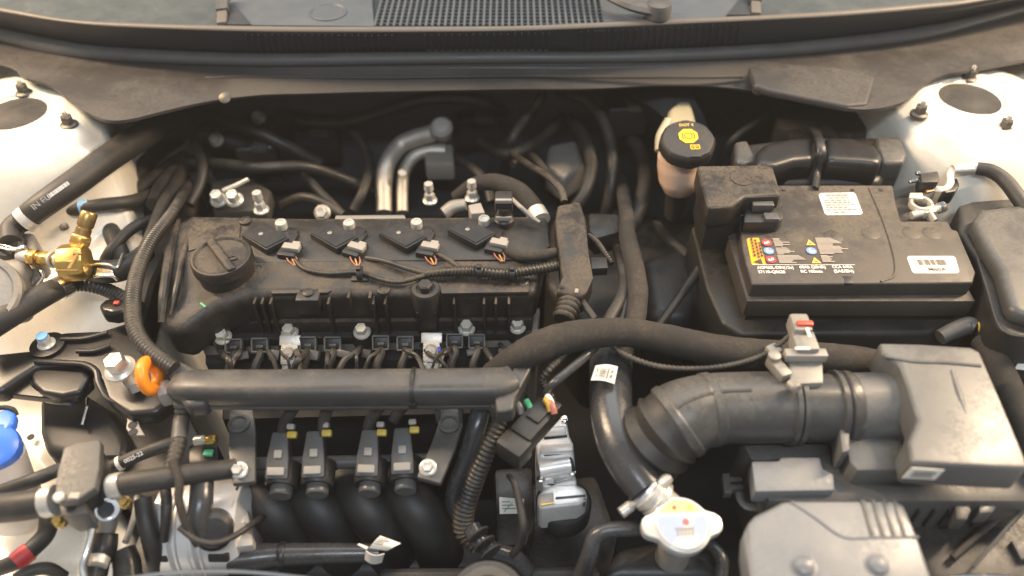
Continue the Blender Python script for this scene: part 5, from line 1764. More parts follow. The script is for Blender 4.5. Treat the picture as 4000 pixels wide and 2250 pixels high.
# airflow meter pipe
mf = thing('airflow_meter', 'grey plastic airflow meter pipe with square sensor plate on top', 'airflow meter', W(3190, 1700, -0.06))
a_, b_ = W(3060, 1590, -0.004), W(3330, 1596, -0.004)
ax_ = (b_ - a_)
bm = B()
lathe(bm, a_, ax_, [(0.0350, 0), (0.0350, 0.006), (0.0332, 0.008), (0.0332, ax_.length * 0.80), (0.0365, ax_.length * 0.84), (0.0365, ax_.length * 0.93), (0.034, ax_.length)], 48)
put('pipe', bm, 'intake_plastic', mf)
for f_ in (0.04, 0.14, 0.70):
    bm = B()
    lathe(bm, a_ + ax_ * f_, ax_, [(0.0345, -0.001), (0.0368, 0.0), (0.0368, 0.0045), (0.0345, 0.0055)], 48)
    put('clamp_band', bm, 'intake_plastic', mf)
bm = slab([(3078, 1400), (3215, 1400), (3218, 1495), (3088, 1500)], 0.036, 0.024, 0.003, taper=0.0)
put('sensor_plate', bm, 'sensor_grey', mf)
bm = B()
box(bm, W(3145, 1388, 0.042), (0.040, 0.010, 0.010), None, 0.002)
put('sensor_step', bm, 'clip_grey', mf)
p = W(3140, 1345, 0.046)
bm = B()
box(bm, p + V((0, 0.0, -0.002)), (0.022, 0.024, 0.018), None, 0.003)
box(bm, p + V((-0.001, 0.018, 0.004)), (0.018, 0.022, 0.018), None, 0.003)
sp_ = put('sensor_plug', bm, 'sensor_grey', mf)
bm = B()
box(bm, W(3141, 1272, 0.057), (0.016, 0.006, 0.010), None, 0.002)
put('red_lock', bm, 'red_plastic', sp_)
bm = B()
box(bm, W(3135, 1362, 0.057), (0.014, 0.003, 0.002), None, 0.0008)
box(bm, W(3158, 1300, 0.061), (0.003, 0.012, 0.002), None, 0.0008)
put('bright_catch', bm, 'white_print', sp_)
# hose clamp screw block
bm = B()
q = W(3040, 1440, 0.034)
box(bm, q, (0.012, 0.026, 0.012), MX.Rotation(0.4, 3, 'Z'), 0.003)
lathe(bm, q + V((0.006, -0.02, 0.003)), (0.4, -1, 0.3), [(0.0055, 0), (0.0055, 0.008), (0.004, 0.010)], 12)
lathe(bm, q + V((-0.004, 0.008, 0.006)), (0, 0, 1), [(0.006, 0), (0.006, 0.005), (0.003, 0.006)], 12)
put('clamp_screw', bm, 'cast_alloy', mf)
# air box
ab = thing('air_filter_box', 'big grey plastic air filter box in front of the battery', 'air box', W(3700, 1850, -0.08))
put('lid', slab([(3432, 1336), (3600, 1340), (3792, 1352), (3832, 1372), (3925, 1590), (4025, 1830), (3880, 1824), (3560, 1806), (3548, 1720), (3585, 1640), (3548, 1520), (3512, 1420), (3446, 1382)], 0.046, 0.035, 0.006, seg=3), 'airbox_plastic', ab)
put('lid_crease', hose_bm([(3455, 1392, 0.0455), (3560, 1412, 0.0460), (3700, 1418, 0.0460), (3830, 1430, 0.0460)], 8, 8), 'airbox_plastic', ab)
put('raised_rib', hose_bm([(3715, 1450, 0.0445), (3745, 1540, 0.0450), (3780, 1640, 0.0440)], [10, 13, 8], 12), 'airbox_plastic', ab)
a_, b_ = W(3300, 1596, -0.004), W(3560, 1590, -0.004)
bm = B()
sweep(bm, [a_, a_.lerp(b_, 0.5), b_], [0.0345, 0.0345, 0.037], 44)
put('inlet_tube', bm, 'airbox_plastic', ab)
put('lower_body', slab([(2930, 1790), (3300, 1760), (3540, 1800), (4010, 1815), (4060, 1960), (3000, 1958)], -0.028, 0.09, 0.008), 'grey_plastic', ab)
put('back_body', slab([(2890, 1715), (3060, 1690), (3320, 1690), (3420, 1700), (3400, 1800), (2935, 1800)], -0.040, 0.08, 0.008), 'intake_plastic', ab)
put('step_plate', slab([(2935, 1800), (3040, 1800), (3050, 1784), (3205, 1784), (3215, 1830), (3258, 1850), (3262, 1915), (2950, 1920)], -0.020, 0.02, 0.005), 'front_cover_plastic', ab)
put('step_plate', slab([(3300, 1712), (3330, 1700), (3530, 1700), (3520, 1760), (3545, 1835), (3350, 1838), (3318, 1800)], -0.004, 0.03, 0.005), 'airbox_plastic', ab)
put('seam_fin', slab([(3270, 1590), (3320, 1590), (3322, 1760), (3290, 1768)], 0.006, 0.03, 0.003), 'airbox_plastic', ab)
yq = W(3600, 1808, 0.046).y - 0.0035
a = [WY(3524, 1868, yq), WY(3652, 1874, yq), WY(3690, 1836, yq), WY(3562, 1828, yq)]
put('sticker', sheet(a, 0.0006), 'label_paper', ab, label='small white sticker on the air box edge')
bm = B()
r_, u_ = a[1] - a[0], a[3] - a[0]
for k in range(3):
    quad_print(bm, a[0], r_, u_, 0.14, 0.25 + 0.2 * k, 0.68, 0.10, 0.0009)
put('sticker_print', bm, 'label_print', ab)
for x in (3580, 3640, 3700, 3770, 3830):
    put('rib', slab([(x, 1955), (x + 10, 1955), (x + 22, 1998), (x + 10, 1998)], -0.04, 0.03, 0.002), 'black_plastic', ab)
put('clip', slab([(3730, 1960), (3790, 1965), (3795, 1995), (3780, 2030), (3735, 2028)], -0.035, 0.02, 0.003), 'grey_plastic', ab)
put('clip', slab([(3825, 1965), (3880, 1940), (3905, 1965), (3880, 2000), (3825, 2005)], -0.035, 0.02, 0.003), 'airbox_plastic', ab)
# moulded details of the lid: part line, screw bosses, ejector marks
put('part_line', hose_bm([(3565, 1800, 0.030), (3700, 1806, 0.030), (3880, 1814, 0.030), (3985, 1814, 0.030)], 5, 8), 'airbox_plastic', ab)
# bracket with prongs left of the air box
pb = thing('cable_bracket', 'grey pronged bracket between the radiator cap and the air box', 'bracket', W(2880, 1950, -0.10))
bm = slab([(2820, 1850), (2850, 1846), (2852, 1862), (2900, 1862), (2900, 1878), (2854, 1880), (2854, 1892), (2905, 1892), (2905, 1908), (2862, 1912), (2862, 1925), (2830, 1925)], -0.06, 0.01, 0.001)
put('comb', bm, 'grey_plastic', pb)
put('foot', hose_bm([(2888, 1925, -0.06), (2896, 1955, -0.06), (2920, 1978, -0.06), (2975, 1985, -0.06)], [18, 18, 18, 16], 10, flat=0.5), 'grey_plastic', pb)
# front snorkel cover
sn2 = thing('intake_cover', 'light grey plastic intake cover with four grooves at the bottom right', 'intake cover', W(3250, 2200, -0.06))
put('cover', slab([(2918, 2040), (2950, 2010), (3060, 1955), (3100, 1950), (3500, 1950), (3535, 1962), (3592, 2100), (3660, 2300), (2940, 2300), (2915, 2120)], 0.012, 0.035, 0.008, seg=3), 'front_cover_plastic', sn2)
put('ridge', hose_bm([(3090, 1960, 0.012), (3180, 2020, 0.012), (3290, 2096, 0.012), (3400, 2100, 0.012), (3588, 2098, 0.012)], 6, 8), 'front_cover_plastic', sn2)
for k in range(4):
    x = 3362 + 42 * k
    put('groove', slab([(x, 1952), (x + 14, 1952), (x + 56, 2092), (x + 40, 2092)], 0.0131, 0.003, 0.0004), 'grey_plastic', sn2)
for x, y in ((3140, 2212), (3430, 2208)):
    bm = B()
    lathe(bm, W(x, y, 0.0118), (0, 0, 1), [(0.0105, 0), (0.0105, 0.0008), (0.0085, 0.001), (0.008, 0.0035), (0.005, 0.0052), (0, 0.0056)], 28)
    put('push_rivet', bm, 'front_cover_plastic', sn2)
# dark corner on the far right front with the stay rod
dk = thing('front_side_panel', 'dark plastic side panel in the bottom right corner', 'panel', W(3850, 2150, -0.12))
put('panel', slab([(3540, 1965), (4080, 1960), (4250, 2330), (3650, 2330)], -0.075, 0.05, 0.008), 'black_plastic', dk)
put('fold', hose_bm([(3720, 2180, -0.068), (3830, 2080, -0.066), (3960, 1970, -0.064), (4040, 1900, -0.062)], [14, 14, 14, 14], 10), 'black_plastic', dk)
put('stay_rod', hose_bm([(3800, 2215, -0.055), (3900, 2100, -0.05), (4000, 1985, -0.045), (4100, 1870, -0.04)], [7, 7, 7, 7], 10), 'grey_plastic', label='slim grey stay rod crossing the bottom right corner', cat='rod')
bm = slab([(3950, 2110), (4010, 2105), (4050, 2180), (3990, 2185)], -0.068, 0.01, 0.002)
put('louvre', bm, 'grey_plastic', dk)
put('bright_edge', hose_bm([(3660, 2258, -0.06), (3760, 2248, -0.06), (3900, 2250, -0.06), (4050, 2262, -0.06)], 6, 8), 'chrome', dk)

# ================================================================== battery
ZB = 0.045
bt = thing('car_battery', 'brown-dusted black car battery with warning labels and capacity print', 'battery', W(3350, 1150, -0.12))
put('lid', slab([(2888, 872), (2925, 722), (3488, 722), (3500, 790), (3520, 862), (3702, 862), (3720, 894), (3742, 900), (3812, 1062), (3802, 1104), (2938, 1110), (2902, 985)], ZB, 0.022, 0.004, seg=3), 'battery_plastic', bt)
fl = [W(2938, 1110, ZB), W(3802, 1104, ZB)]
p0, p1 = fl
yb = W(3200, 722, ZB).y
xl, xr, yf = p0.x + 0.002, p1.x + 0.002, p0.y
bm = B()
box(bm, ((xl + xr) / 2, (yf + yb) / 2 - 0.004, ZB - 0.030), (xr - xl + 0.010, yb - yf + 0.006, 0.024), None, 0.003)
put('lid_skirt', bm, 'battery_plastic', bt)
bm = B()
box(bm, ((xl + xr) / 2, (yf + yb) / 2, ZB - 0.10), (xr - xl - 0.004, yb - yf - 0.004, 0.13), None, 0.003)
put('case', bm, 'black_plastic', bt)
# inner raised panel edge groove
put('panel_edge', hose_bm([(3395, 735, ZB), (3440, 840, ZB), (3475, 940, ZB), (3496, 1030, ZB), (3488, 1080, ZB), (3440, 1100, ZB)], 5, 8), 'battery_plastic', bt)
bm = slab([(3290, 1078), (3300, 1090), (3300, 1106), (3330, 1106), (3330, 1078)], ZB + 0.0005, 0.004, 0.0006)
put('notch', bm, 'black_plastic', bt)
for x in (3100, 3255, 3400, 3560, 3640):
    bm = B()
    lathe(bm, W(x, 925 if x < 3300 else 912, ZB - 0.0004), (0, 0, 1), [(0.0105, 0), (0.0105, 0.0005), (0.0098, 0.0009), (0, 0.0009)], 32)
    put('cell_plug', bm, 'battery_plastic', bt)
EX, EY = V((1, 0, 0)), V((0, 1, 0))
# white notice label
lz = ZB + 0.0004
a = [W(3226, 839, lz), W(3370, 837, lz), W(3340, 752, lz), W(3198, 755, lz)]
nl = put('notice_label', slab([(3198, 762), (3206, 754), (3334, 752), (3342, 758), (3370, 832), (3362, 838), (3232, 840), (3222, 834)], lz, 0.0005, 0), 'label_paper', bt)
bm = B()
r_, u_ = a[1] - a[0], a[3] - a[0]
rnd = random.Random(2)
for k, (x0_, x1_) in enumerate(((0.24, 0.70), (0.06, 0.93), (0.08, 0.66), (0.08, 0.86), (0.06, 0.84), (0.08, 0.86), (0.24, 0.78), (0.18, 0.82))):
    x = x0_
    yk = 0.08 + 0.11 * k
    hh = 0.055 if k < 7 else 0.085
    while x < x1_:
        w_ = rnd.uniform(0.05, 0.16)
        w_ = min(w_, x1_ - x)
        quad_print(bm, a[0], r_, u_, x, yk, w_, hh, 0.0007)
        x += w_ + 0.022
put('print', bm, 'clip_grey', nl)
# printed warning field
orange = [(2917, 936), (2923, 930), (2964, 929), (2992, 1033), (2941, 1034), (2936, 1030)]
og = put('caution_label', slab(orange, lz, 0.0005, 0), 'orange_label', bt)
bm = B()
a0_ = W(2938, 1026, lz + 0.0006)
# caution words run up the label
uv = (W(2922, 940, lz) - W(2940, 1026, lz)).normalized()
rv = uv
pv = V((-uv.y, uv.x, 0))
for k, (off, l0, l1) in enumerate(((0.0055, 0.010, 0.024), (0.0095, 0.008, 0.022), (0.0132, 0.010, 0.018))):
    b_ = a0_ - pv * off
    x = l0
    while x < l1 + 0.014:
        w_ = rnd.uniform(0.002, 0.005)
        quad_print(bm, b_, rv, pv, x, 0, w_, 0.0022, 0.0004)
        x += w_ + 0.0012
tri = W(2962, 1022, lz + 0.0009)
vs = [bm.verts.new(tri + V((-0.005, 0.0, 0))), bm.verts.new(tri + V((0.004, -0.004, 0))), bm.verts.new(tri + V((0.004, 0.005, 0)))]
bm.faces.new(vs)
put('print', bm, 'label_black', og)


def sign(x, y, kind, m, nm):
    p = W(x, y, lz + 0.0005)
    bm = B()
    if kind == 'disc':
        disc_print(bm, p, EX, EY, 0, 0, 0.0056, 28, 0.0002)
        s = put(nm, bm, m, bt)
        bm = B()
        if m == 'sign_blue':
            disc_print(bm, p, EX, EY, -0.0015, 0.0015, 0.0013, 14, 0.0006)
            quad_print(bm, p, EX, EY, -0.003, -0.0028, 0.0062, 0.0026, 0.0006)
        else:
            for dx, dy, w_, h_ in ((-0.003, -0.0026, 0.0022, 0.0034), (0.0002, -0.0012, 0.0026, 0.0034), (-0.0012, -0.0020, 0.0024, 0.0018)):
                quad_print(bm, p, EX, EY, dx, dy, w_, h_, 0.0006)
        put('pictogram', bm, 'white_print', s)
    else:
        vs = [bm.verts.new(p + V((dx, dy, 0.0002))) for dx, dy in ((-0.0052, -0.0042), (0.0052, -0.0042), (0.0, 0.0052))]
        bm.faces.new(vs)
        s = put(nm, bm, m, bt)
        bm = B()
        quad_print(bm, p, EX, EY, -0.0016, -0.0020, 0.0034, 0.0012, 0.0005)
        put('pictogram', bm, 'label_black', s)


sign(2995, 948, 'disc', 'sign_red', 'no_flame_sign')
sign(3003, 980, 'disc', 'sign_blue', 'goggles_sign')
sign(3012, 1014, 'disc', 'sign_red', 'no_children_sign')
sign(3164, 948, 'tri', 'sign_amber', 'acid_sign')
sign(3170, 980, 'disc', 'sign_blue', 'manual_sign')
sign(3186, 1018, 'tri', 'sign_amber', 'gas_sign')
bm = B()
for (x0_, y0_, rows) in ((3018, 934, (26, 26, 30, 62, 34, 60, 30, 28)), (3028, 966, (26, 44, 50, 54, 70, 50, 26)), (3036, 1000, (86, 92, 100, 106, 58, 50, 66)),
                         (3184, 932, (64, 72, 84, 90, 96, 62, 60)), (3194, 964, (88, 94, 116, 90, 88, 92, 56)), (3206, 1000, (28, 46, 34, 40, 34, 48))):
    for k, w_ in enumerate(rows):
        y = y0_ + k * 4.6
        p = W(x0_ + k * 1.6, y, lz + 0.0003)
        quad_print(bm, p, EX, EY, 0, 0, w_ * K(p), 0.00125, 0.0001)
put('fine_print', bm, 'grey_print', bt)
bm = B()
p = W(2940, 1035, lz + 0.0002)
quad_print(bm, p, EX, EY, 0, 0, (W(3337, 1029, lz) - p).x, 0.0006, 0.0001)
put('rule', bm, 'white_print', bt)
for s, x, y in (('AGM60L-DIN(12v)', 2959, 1051), ('37110-Q0620', 2962, 1068), ('60Ah (20HR)', 3124, 1049), ('RC 100min', 3129, 1066), ('CCA 640A', 3252, 1048), ('(SAE/EN)', 3258, 1065)):
    p = W(x, y, lz + 0.0001)
    wpx = {'AGM60L-DIN(12v)': 142, '37110-Q0620': 106, '60Ah (20HR)': 102, 'RC 100min': 84, 'CCA 640A': 80, '(SAE/EN)': 78}[s]
    tbm = text_bm(s, p, EX, EY, 0.0062)
    xs = [v.co.x for v in tbm.verts]
    f_ = wpx * K(p) / (max(xs) - min(xs))
    for v in tbm.verts:
        v.co.x = p.x + (v.co.x - p.x) * f_
    put('lettering', tbm, 'white_print', bt)
# barcode label
bl_ = put('barcode_label', slab([(3543, 1006), (3550, 1000), (3722, 1000), (3732, 1006), (3747, 1060), (3740, 1067), (3572, 1067), (3563, 1060)], lz, 0.0005, 0), 'label_paper', bt)
bm = B()
p = W(3592, 1035, lz + 0.0003)
Lb = (W(3722, 1035, lz) - p).x
x = 0
for w_, g_ in ((.05, .012), (.035, .02), (.02, .03), (.012, .02), (.02, .012), (.035, .02), (.05, .012), (.012, .03), (.03, .02), (.05, .03), (.015, .03), (.035, .015), (.11, .01), (.04, .02), (.03, .02)):
    if x + w_ > 1: break
    quad_print(bm, p, EX, EY, x * Lb, 0, w_ * Lb, 0.0085, 0.0003)
    x += w_ + g_
for k in range(9):
    q = W(3566 + k * 2.4, 1008 + k * 6, lz + 0.0003)
    quad_print(bm, q, EX, EY, 0, 0, 0.0012, 0.0013, 0.0003)
put('barcode', bm, 'label_print', bl_)
p = W(3628, 1058, lz + 0.0002)
put('lettering', text_bm('M60A', p, EX, EY, 0.0075, sx=1.05), 'label_print', bl_)
# dark wet stains are dust texture; handle slots at the rear
for x in (3062, 3330, 3440):
    bm = B()
    box(bm, W(x, 742, ZB + 0.0004), (0.004, 0.004, 0.0012), None, 0.0005, 1)
    put('peg', bm, 'black_plastic', bt)
# tray round the battery
ty = thing('battery_tray', 'black plastic battery tray wrapped round the battery sides', 'battery tray', W(3350, 1300, -0.12))
put('side_wall', slab([(2700, 880), (2880, 860), (2922, 1190), (2960, 1212), (3820, 1212), (3848, 1250), (3830, 1300), (2900, 1306), (2820, 1260), (2760, 1120)], -0.012, 0.16, 0.010, seg=3), 'black_plastic', ty)
put('front_ledge', slab([(2760, 1300), (3850, 1285), (3870, 1390), (3440, 1400), (2800, 1400)], -0.045, 0.1, 0.008), 'black_plastic', ty)
for x in (3080, 3280):
    put('notch', slab([(x - 40, 1236), (x + 60, 1236), (x + 48, 1252), (x - 20, 1252)], -0.0105, 0.006, 0.002), 'clean_black', ty)
put('rim', hose_bm([(2905, 1160, -0.008), (2925, 1200, -0.008), (2980, 1218, -0.008), (3400, 1220, -0.008), (3800, 1216, -0.008)], 7, 8), 'black_plastic', ty)
# positive terminal cover
pt_ = thing('terminal_cover', 'grey-black positive terminal cover box with hinged clip on the battery corner', 'terminal cover', W(2880, 840, 0.04))
put('lid', slab([(2722, 645), (2990, 640), (3022, 650), (3054, 762), (2912, 768), (2858, 806), (2765, 810), (2738, 720)], 0.078, 0.028, 0.006, seg=3), 'dusty_plastic', pt_)
put('base', slab([(2732, 700), (3050, 740), (3060, 800), (2920, 870), (2905, 830), (2870, 846), (2765, 850), (2742, 790)], 0.055, 0.05, 0.004), 'black_plastic', pt_)
put('clip', slab([(2912, 772), (3052, 768), (3062, 850), (3040, 868), (2905, 868)], 0.060, 0.02, 0.004), 'black_plastic', pt_)
bm = B()
box(bm, W(2978, 806, 0.066), (0.024, 0.009, 0.010), None, 0.002)
box(bm, W(3012, 850, 0.061), (0.016, 0.012, 0.006), None, 0.002)
put('hinge', bm, 'grey_plastic', pt_)
bm = B()
for rr_ in (0.0125,):
    lathe(bm, W(2898, 698, 0.0782), (0, 0, 1), [(rr_, 0), (rr_, 0.0006), (rr_ - 0.001, 0.0008), (rr_ - 0.0018, 0.0002), (0, 0.0002)], 36)
put('moulded_ring', bm, 'dusty_plastic', pt_)
bm = B()
box(bm, W(2790, 880, 0.03), (0.010, 0.006, 0.008), None, 0.001)
put('lower_tab', bm, 'black_plastic', pt_)
# relay housing behind the battery: two glossy humps with a strap
rl = thing('relay_housing', 'glossy black double-humped housing strapped behind the battery', 'housing', W(3200, 700, 0.0))
put('base', slab([(2905, 560), (3100, 535), (3480, 530), (3535, 560), (3545, 620), (3480, 660), (3440, 712), (3050, 712), (3040, 640), (2935, 640)], 0.040, 0.07, 0.010, seg=3), 'black_plastic', rl)
put('hump', slab([(2945, 592), (2985, 556), (3090, 532), (3188, 528), (3192, 622), (3110, 626), (3040, 648), (2968, 652), (2950, 622)], 0.068, 0.05, 0.012, -0.02, seg=5), 'satin_black', rl)
put('hump', slab([(3222, 528), (3330, 530), (3425, 558), (3452, 600), (3448, 642), (3380, 632), (3222, 624)], 0.068, 0.05, 0.012, -0.02, seg=5), 'satin_black', rl)
put('side_lug', slab([(3420, 530), (3518, 532), (3545, 600), (3535, 632), (3450, 636), (3430, 580)], 0.058, 0.03, 0.006, seg=3), 'grey_plastic', rl)
put('side_lug', slab([(2870, 552), (2920, 545), (2960, 632), (2900, 640), (2872, 625)], 0.055, 0.03, 0.006, seg=3), 'grey_plastic', rl)
put('strap', hose_bm([(3180, 500, 0.060), (3200, 545, 0.076), (3210, 600, 0.072), (3195, 670, 0.050), (3185, 735, 0.048)], [18, 18, 18, 16, 16], 12, flat=0.45), 'clean_black', rl)
bm = B()
for k, (x, y) in enumerate(((3000, 626), (3410, 608))):
    box(bm, W(x, y, 0.056), (0.012, 0.006, 0.006), MX.Rotation(0.3, 3, 'Z'), 0.001)
put('catch', bm, 'deep_black', rl)
put('back_tower', slab([(3080, 505), (3140, 482), (3180, 490), (3190, 540), (3090, 560)], 0.045, 0.07, 0.008, seg=3), 'gloss_black', rl)
put('back_tower', slab([(3190, 490), (3230, 478), (3270, 505), (3290, 545), (3200, 545)], 0.048, 0.07, 0.008, seg=3), 'gloss_black', rl)
put('bulkhead_shield', slab([(3030, 396), (3200, 404), (3386, 436), (3392, 520), (3300, 548), (3040, 500)], 0.030, 0.06, 0.006), 'black_plastic', label='dark brown bulkhead panel behind the double-humped housing', cat='panel')
put('foam_scrap', slab([(3170, 392), (3200, 386), (3225, 396), (3285, 404), (3292, 414), (3265, 408), (3215, 404), (3195, 402)], 0.094, 0.003, 0.0006), 'label_paper', label='torn pale foam strip hanging from the cowl block edge', cat='foam')
# negative terminal
ng = thing('negative_terminal', 'bare metal negative terminal clamp on the battery post', 'battery terminal', W(3590, 860, 0.03))
zt = 0.040
bm = B()
lathe(bm, W(3596, 798, 0.020), (0, 0, 1), [(0.0098, 0), (0.0090, 0.024), (0.008, 0.026), (0, 0.026)], 30)
put('post', bm, 'lead', ng)
bm = B()
pts_ = [W(3598, 800, 0.040) + V((0.0115 * math.cos(a_), 0.0115 * math.sin(a_), 0)) for a_ in [math.radians(-70 - 300 * k / 24) for k in range(25)]]
sweep(bm, pts_, 0.0024, 8, flat=2.0)
sweep(bm, [pts_[0], pts_[0] + V((0.004, -0.014, -0.004))], 0.0024, 8, flat=2.0)
sweep(bm, [pts_[-1], pts_[-1] + V((-0.004, -0.012, -0.004))], 0.0024, 8, flat=2.0)
put('clamp', bm, 'zinc', ng)
bm = B()
q = W(3585, 838, 0.036)
sweep(bm, [q + V((-0.008, -0.002, 0)), q + V((0.026, 0.006, 0.004))], 0.0046, 12)
box(bm, q + V((0.012, 0.003, 0.001)), (0.016, 0.010, 0.010), MX.Rotation(0.22, 3, 'Z'), 0.002)
put('clamp_bolt', bm, 'zinc', ng)
bm = B()
lathe(bm, q + V((0.024, 0.006, 0.004)), (1, 0.25, 0.1), [(0.0068, 0), (0.0068, 0.007), (0.0055, 0.0095), (0, 0.0095)], 6)
put('clamp_nut', bm, 'chrome', ng)
bm = slab([(3555, 752), (3605, 752), (3608, 775), (3552, 772)], 0.046, 0.004, 0.001)
put('tab', bm, 'zinc', ng)
# lug, sensor and cable of the negative lead
nc = thing('negative_cable', 'black negative battery cable with crimped metal lug going to the right edge', 'cable', W(3800, 700, 0.03))
put('cable', hose_bm([(3815, 658, 0.062), (3870, 668, 0.064), (3925, 705, 0.062), (3980, 775, 0.058), (4040, 860, 0.05), (4100, 960, 0.04)], [25, 27, 28, 29, 30, 30], 18), 'rubber', nc)
bm = B()
lc = W(3735, 657, 0.060)
sweep(bm, [W(3722, 662, 0.058), W(3790, 655, 0.060), W(3822, 655, 0.062)], [0.0065, 0.0078, 0.0095], 14, flat=0.8)
put('crimp', bm, 'white_steel', nc)
bm = B()
sweep(bm, spline([W(3728, 655, 0.058), W(3712, 680, 0.056), W(3712, 715, 0.054), W(3690, 738, 0.050), W(3640, 736, 0.046), W(3606, 728, 0.042)], 5), 0.0040, 10, flat=0.5)
put('lug_strap', bm, 'zinc', nc)
put('copper_pad', slab([(3604, 716), (3650, 712), (3660, 742), (3620, 750)], 0.047, 0.004, 0.001), 'copper', nc)
put('sensor_block', slab([(3595, 675), (3665, 665), (3672, 690), (3668, 710), (3600, 712)], 0.058, 0.02, 0.003), 'black_plastic', nc)
put('sensor_block', slab([(3712, 700), (3740, 692), (3750, 720), (3735, 745), (3700, 752), (3680, 745)], 0.050, 0.02, 0.004), 'clean_black', nc)
bm = B()
box(bm, W(3572, 708, 0.050), (0.014, 0.004, 0.003), MX.Rotation(0.2, 3, 'Z'), 0.001)
box(bm, W(3586, 678, 0.056), (0.005, 0.005, 0.004), None, 0.001)
put('bright_pin', bm, 'chrome', nc)
# fuse box at the right edge
fb = thing('fuse_box', 'dark grey fuse box lid with stepped edge at the right of the battery', 'fuse box', W(3950, 1250, -0.05))
put('body', slab([(3745, 905), (3745, 800), (3800, 782), (4000, 768), (4300, 760), (4420, 1330), (4010, 1325), (3930, 1300), (3890, 1262), (3850, 1130), (3812, 1000)], 0.040, 0.09, 0.012, seg=4), 'black_plastic', fb)
put('lid', slab([(3800, 860), (3830, 815), (3985, 795), (4300, 785), (4400, 1250), (4040, 1238), (3968, 1215), (3945, 1190), (3905, 1050), (3850, 960)], 0.058, 0.02, 0.010, seg=4), 'grey_plastic', fb)
put('lip', hose_bm([(3818, 1010, 0.041), (3858, 1140, 0.041), (3895, 1260, 0.041), (3940, 1305, 0.041), (4030, 1318, 0.041)], 7, 8), 'black_plastic', fb)
# clipped tube with yellow ring
tt_ = thing('clip_tube', 'short dark tube with a bright yellow ring in front of the fuse box', 'tube', W(3750, 1320, -0.05))
put('tube', hose_bm([(3672, 1318, -0.005), (3730, 1290, 0.0), (3785, 1272, 0.005), (3812, 1282, 0.006)], [30, 34, 36, 28], 20), 'grey_plastic', tt_)
bm = B()
lathe(bm, W(3815, 1283, 0.006), (0.9, -0.15, 0.2), [(0.0060, 0), (0.0078, 0), (0.0078, 0.0022), (0.0060, 0.0022)], 28)
put('ring', bm, 'yellow_plastic', tt_)
put('edge_label', sheet([W(3962, 1442, 0.0), W(4060, 1450, 0.0), W(4060, 1392, 0.006), W(3992, 1395, 0.006)], 0.0006), 'label_paper', label='torn white label at the right edge beside the air box', cat='label')
dx_ = thing('side_loom', 'dark loom running beside the air box down the right edge', 'wiring', W(3950, 1500, -0.05))
put('loom', hose_bm([(3840, 1330, 0.0), (3900, 1430, 0.0), (3960, 1560, -0.005), (4020, 1700, -0.01), (4060, 1850, -0.02)], [45, 50, 52, 52, 50], 16), 'tape_fabric', dx_)
put('wing_panel', slab([(3850, 1320), (4400, 1330), (4500, 2000), (4060, 1960), (3960, 1620)], -0.06, 0.04, 0.008), 'black_plastic', label='dark panel between the air box and the right wing', cat='panel')

# ================================================================== brake fluid reservoir
br = thing('brake_reservoir', 'pinkish translucent brake fluid reservoir standing behind the terminal cover', 'reservoir', W(2660, 730, -0.03))
pc2 = W(2682, 570, 0.062)
CX = V((-0.02, -0.22, 1)).normalized()
put('tank', hose_bm([(2650, 600, 0.045), (2652, 640, 0.030), (2655, 690, 0.010), (2655, 725, -0.006)], [80, 84, 82, 66], 28), 'fluid_tank', br)
put('rear_tank', slab([(2600, 480), (2612, 425), (2650, 390), (2700, 392), (2722, 470), (2700, 520), (2620, 560)], 0.045, 0.06, 0.012, seg=4), 'tank_neck', br)
put('side_ridge', hose_bm([(2575, 590, 0.03), (2580, 530, 0.04), (2610, 470, 0.048)], [18, 18, 16], 12), 'tank_neck', br)
put('lower_hose', hose_bm([(2650, 735, -0.01), (2645, 775, -0.03), (2635, 840, -0.06)], [52, 46, 40], 16), 'rubber', br)
bm = B()
rc_ = 0.0335
lathe(bm, pc2, CX, [(rc_ * 0.95, -0.006), (rc_ * 1.0, -0.004), (rc_ * 1.0, 0.006), (rc_ * 0.97, 0.010), (rc_ * 0.90, 0.0128), (rc_ * 0.80, 0.0135), (0, 0.0135)], 64,
      star=lambda a_: 1.0 + 0.012 * (1 if math.cos(8 * a_) > 0.1 else -1))
cap_ = put('screw_cap', bm, 'grey_plastic' if False else 'black_plastic', br)
M2 = basis(CX, (1, 0.02, 0))
o_ = pc2 + CX * 0.0137
rx, uy = M2 @ V((1, 0, 0)), M2 @ V((0, 1, 0))
bm = B()
vs = [bm.verts.new(o_ + rx * (0.0002 + 0.0122 * math.cos(a_)) + uy * (0.0032 + 0.0122 * math.sin(a_)) + CX * 0.0004) for a_ in [math.radians(22.5 + 45 * k) for k in range(8)]]
bm.faces.new(vs)
oc_ = put('octagon_sign', bm, 'yellow_label', cap_)
bm = B()
disc_print(bm, o_, rx, uy, 0.0002, 0.0032, 0.0052, 28, 0.0008, 0.0040)
disc_print(bm, o_, rx, uy, 0.0002, 0.0032, 0.0080, 12, 0.0008, 0.0068, math.radians(-45), math.radians(45))
disc_print(bm, o_, rx, uy, 0.0002, 0.0032, 0.0080, 12, 0.0008, 0.0068, math.radians(135), math.radians(225))
put('brake_symbol', bm, 'label_black', oc_)
put('lettering', text_bm('DOT 4', o_ + rx * -0.0085 + uy * 0.0195, rx, uy, 0.0062, sx=0.95), 'sign_amber', cap_)
bm = B()
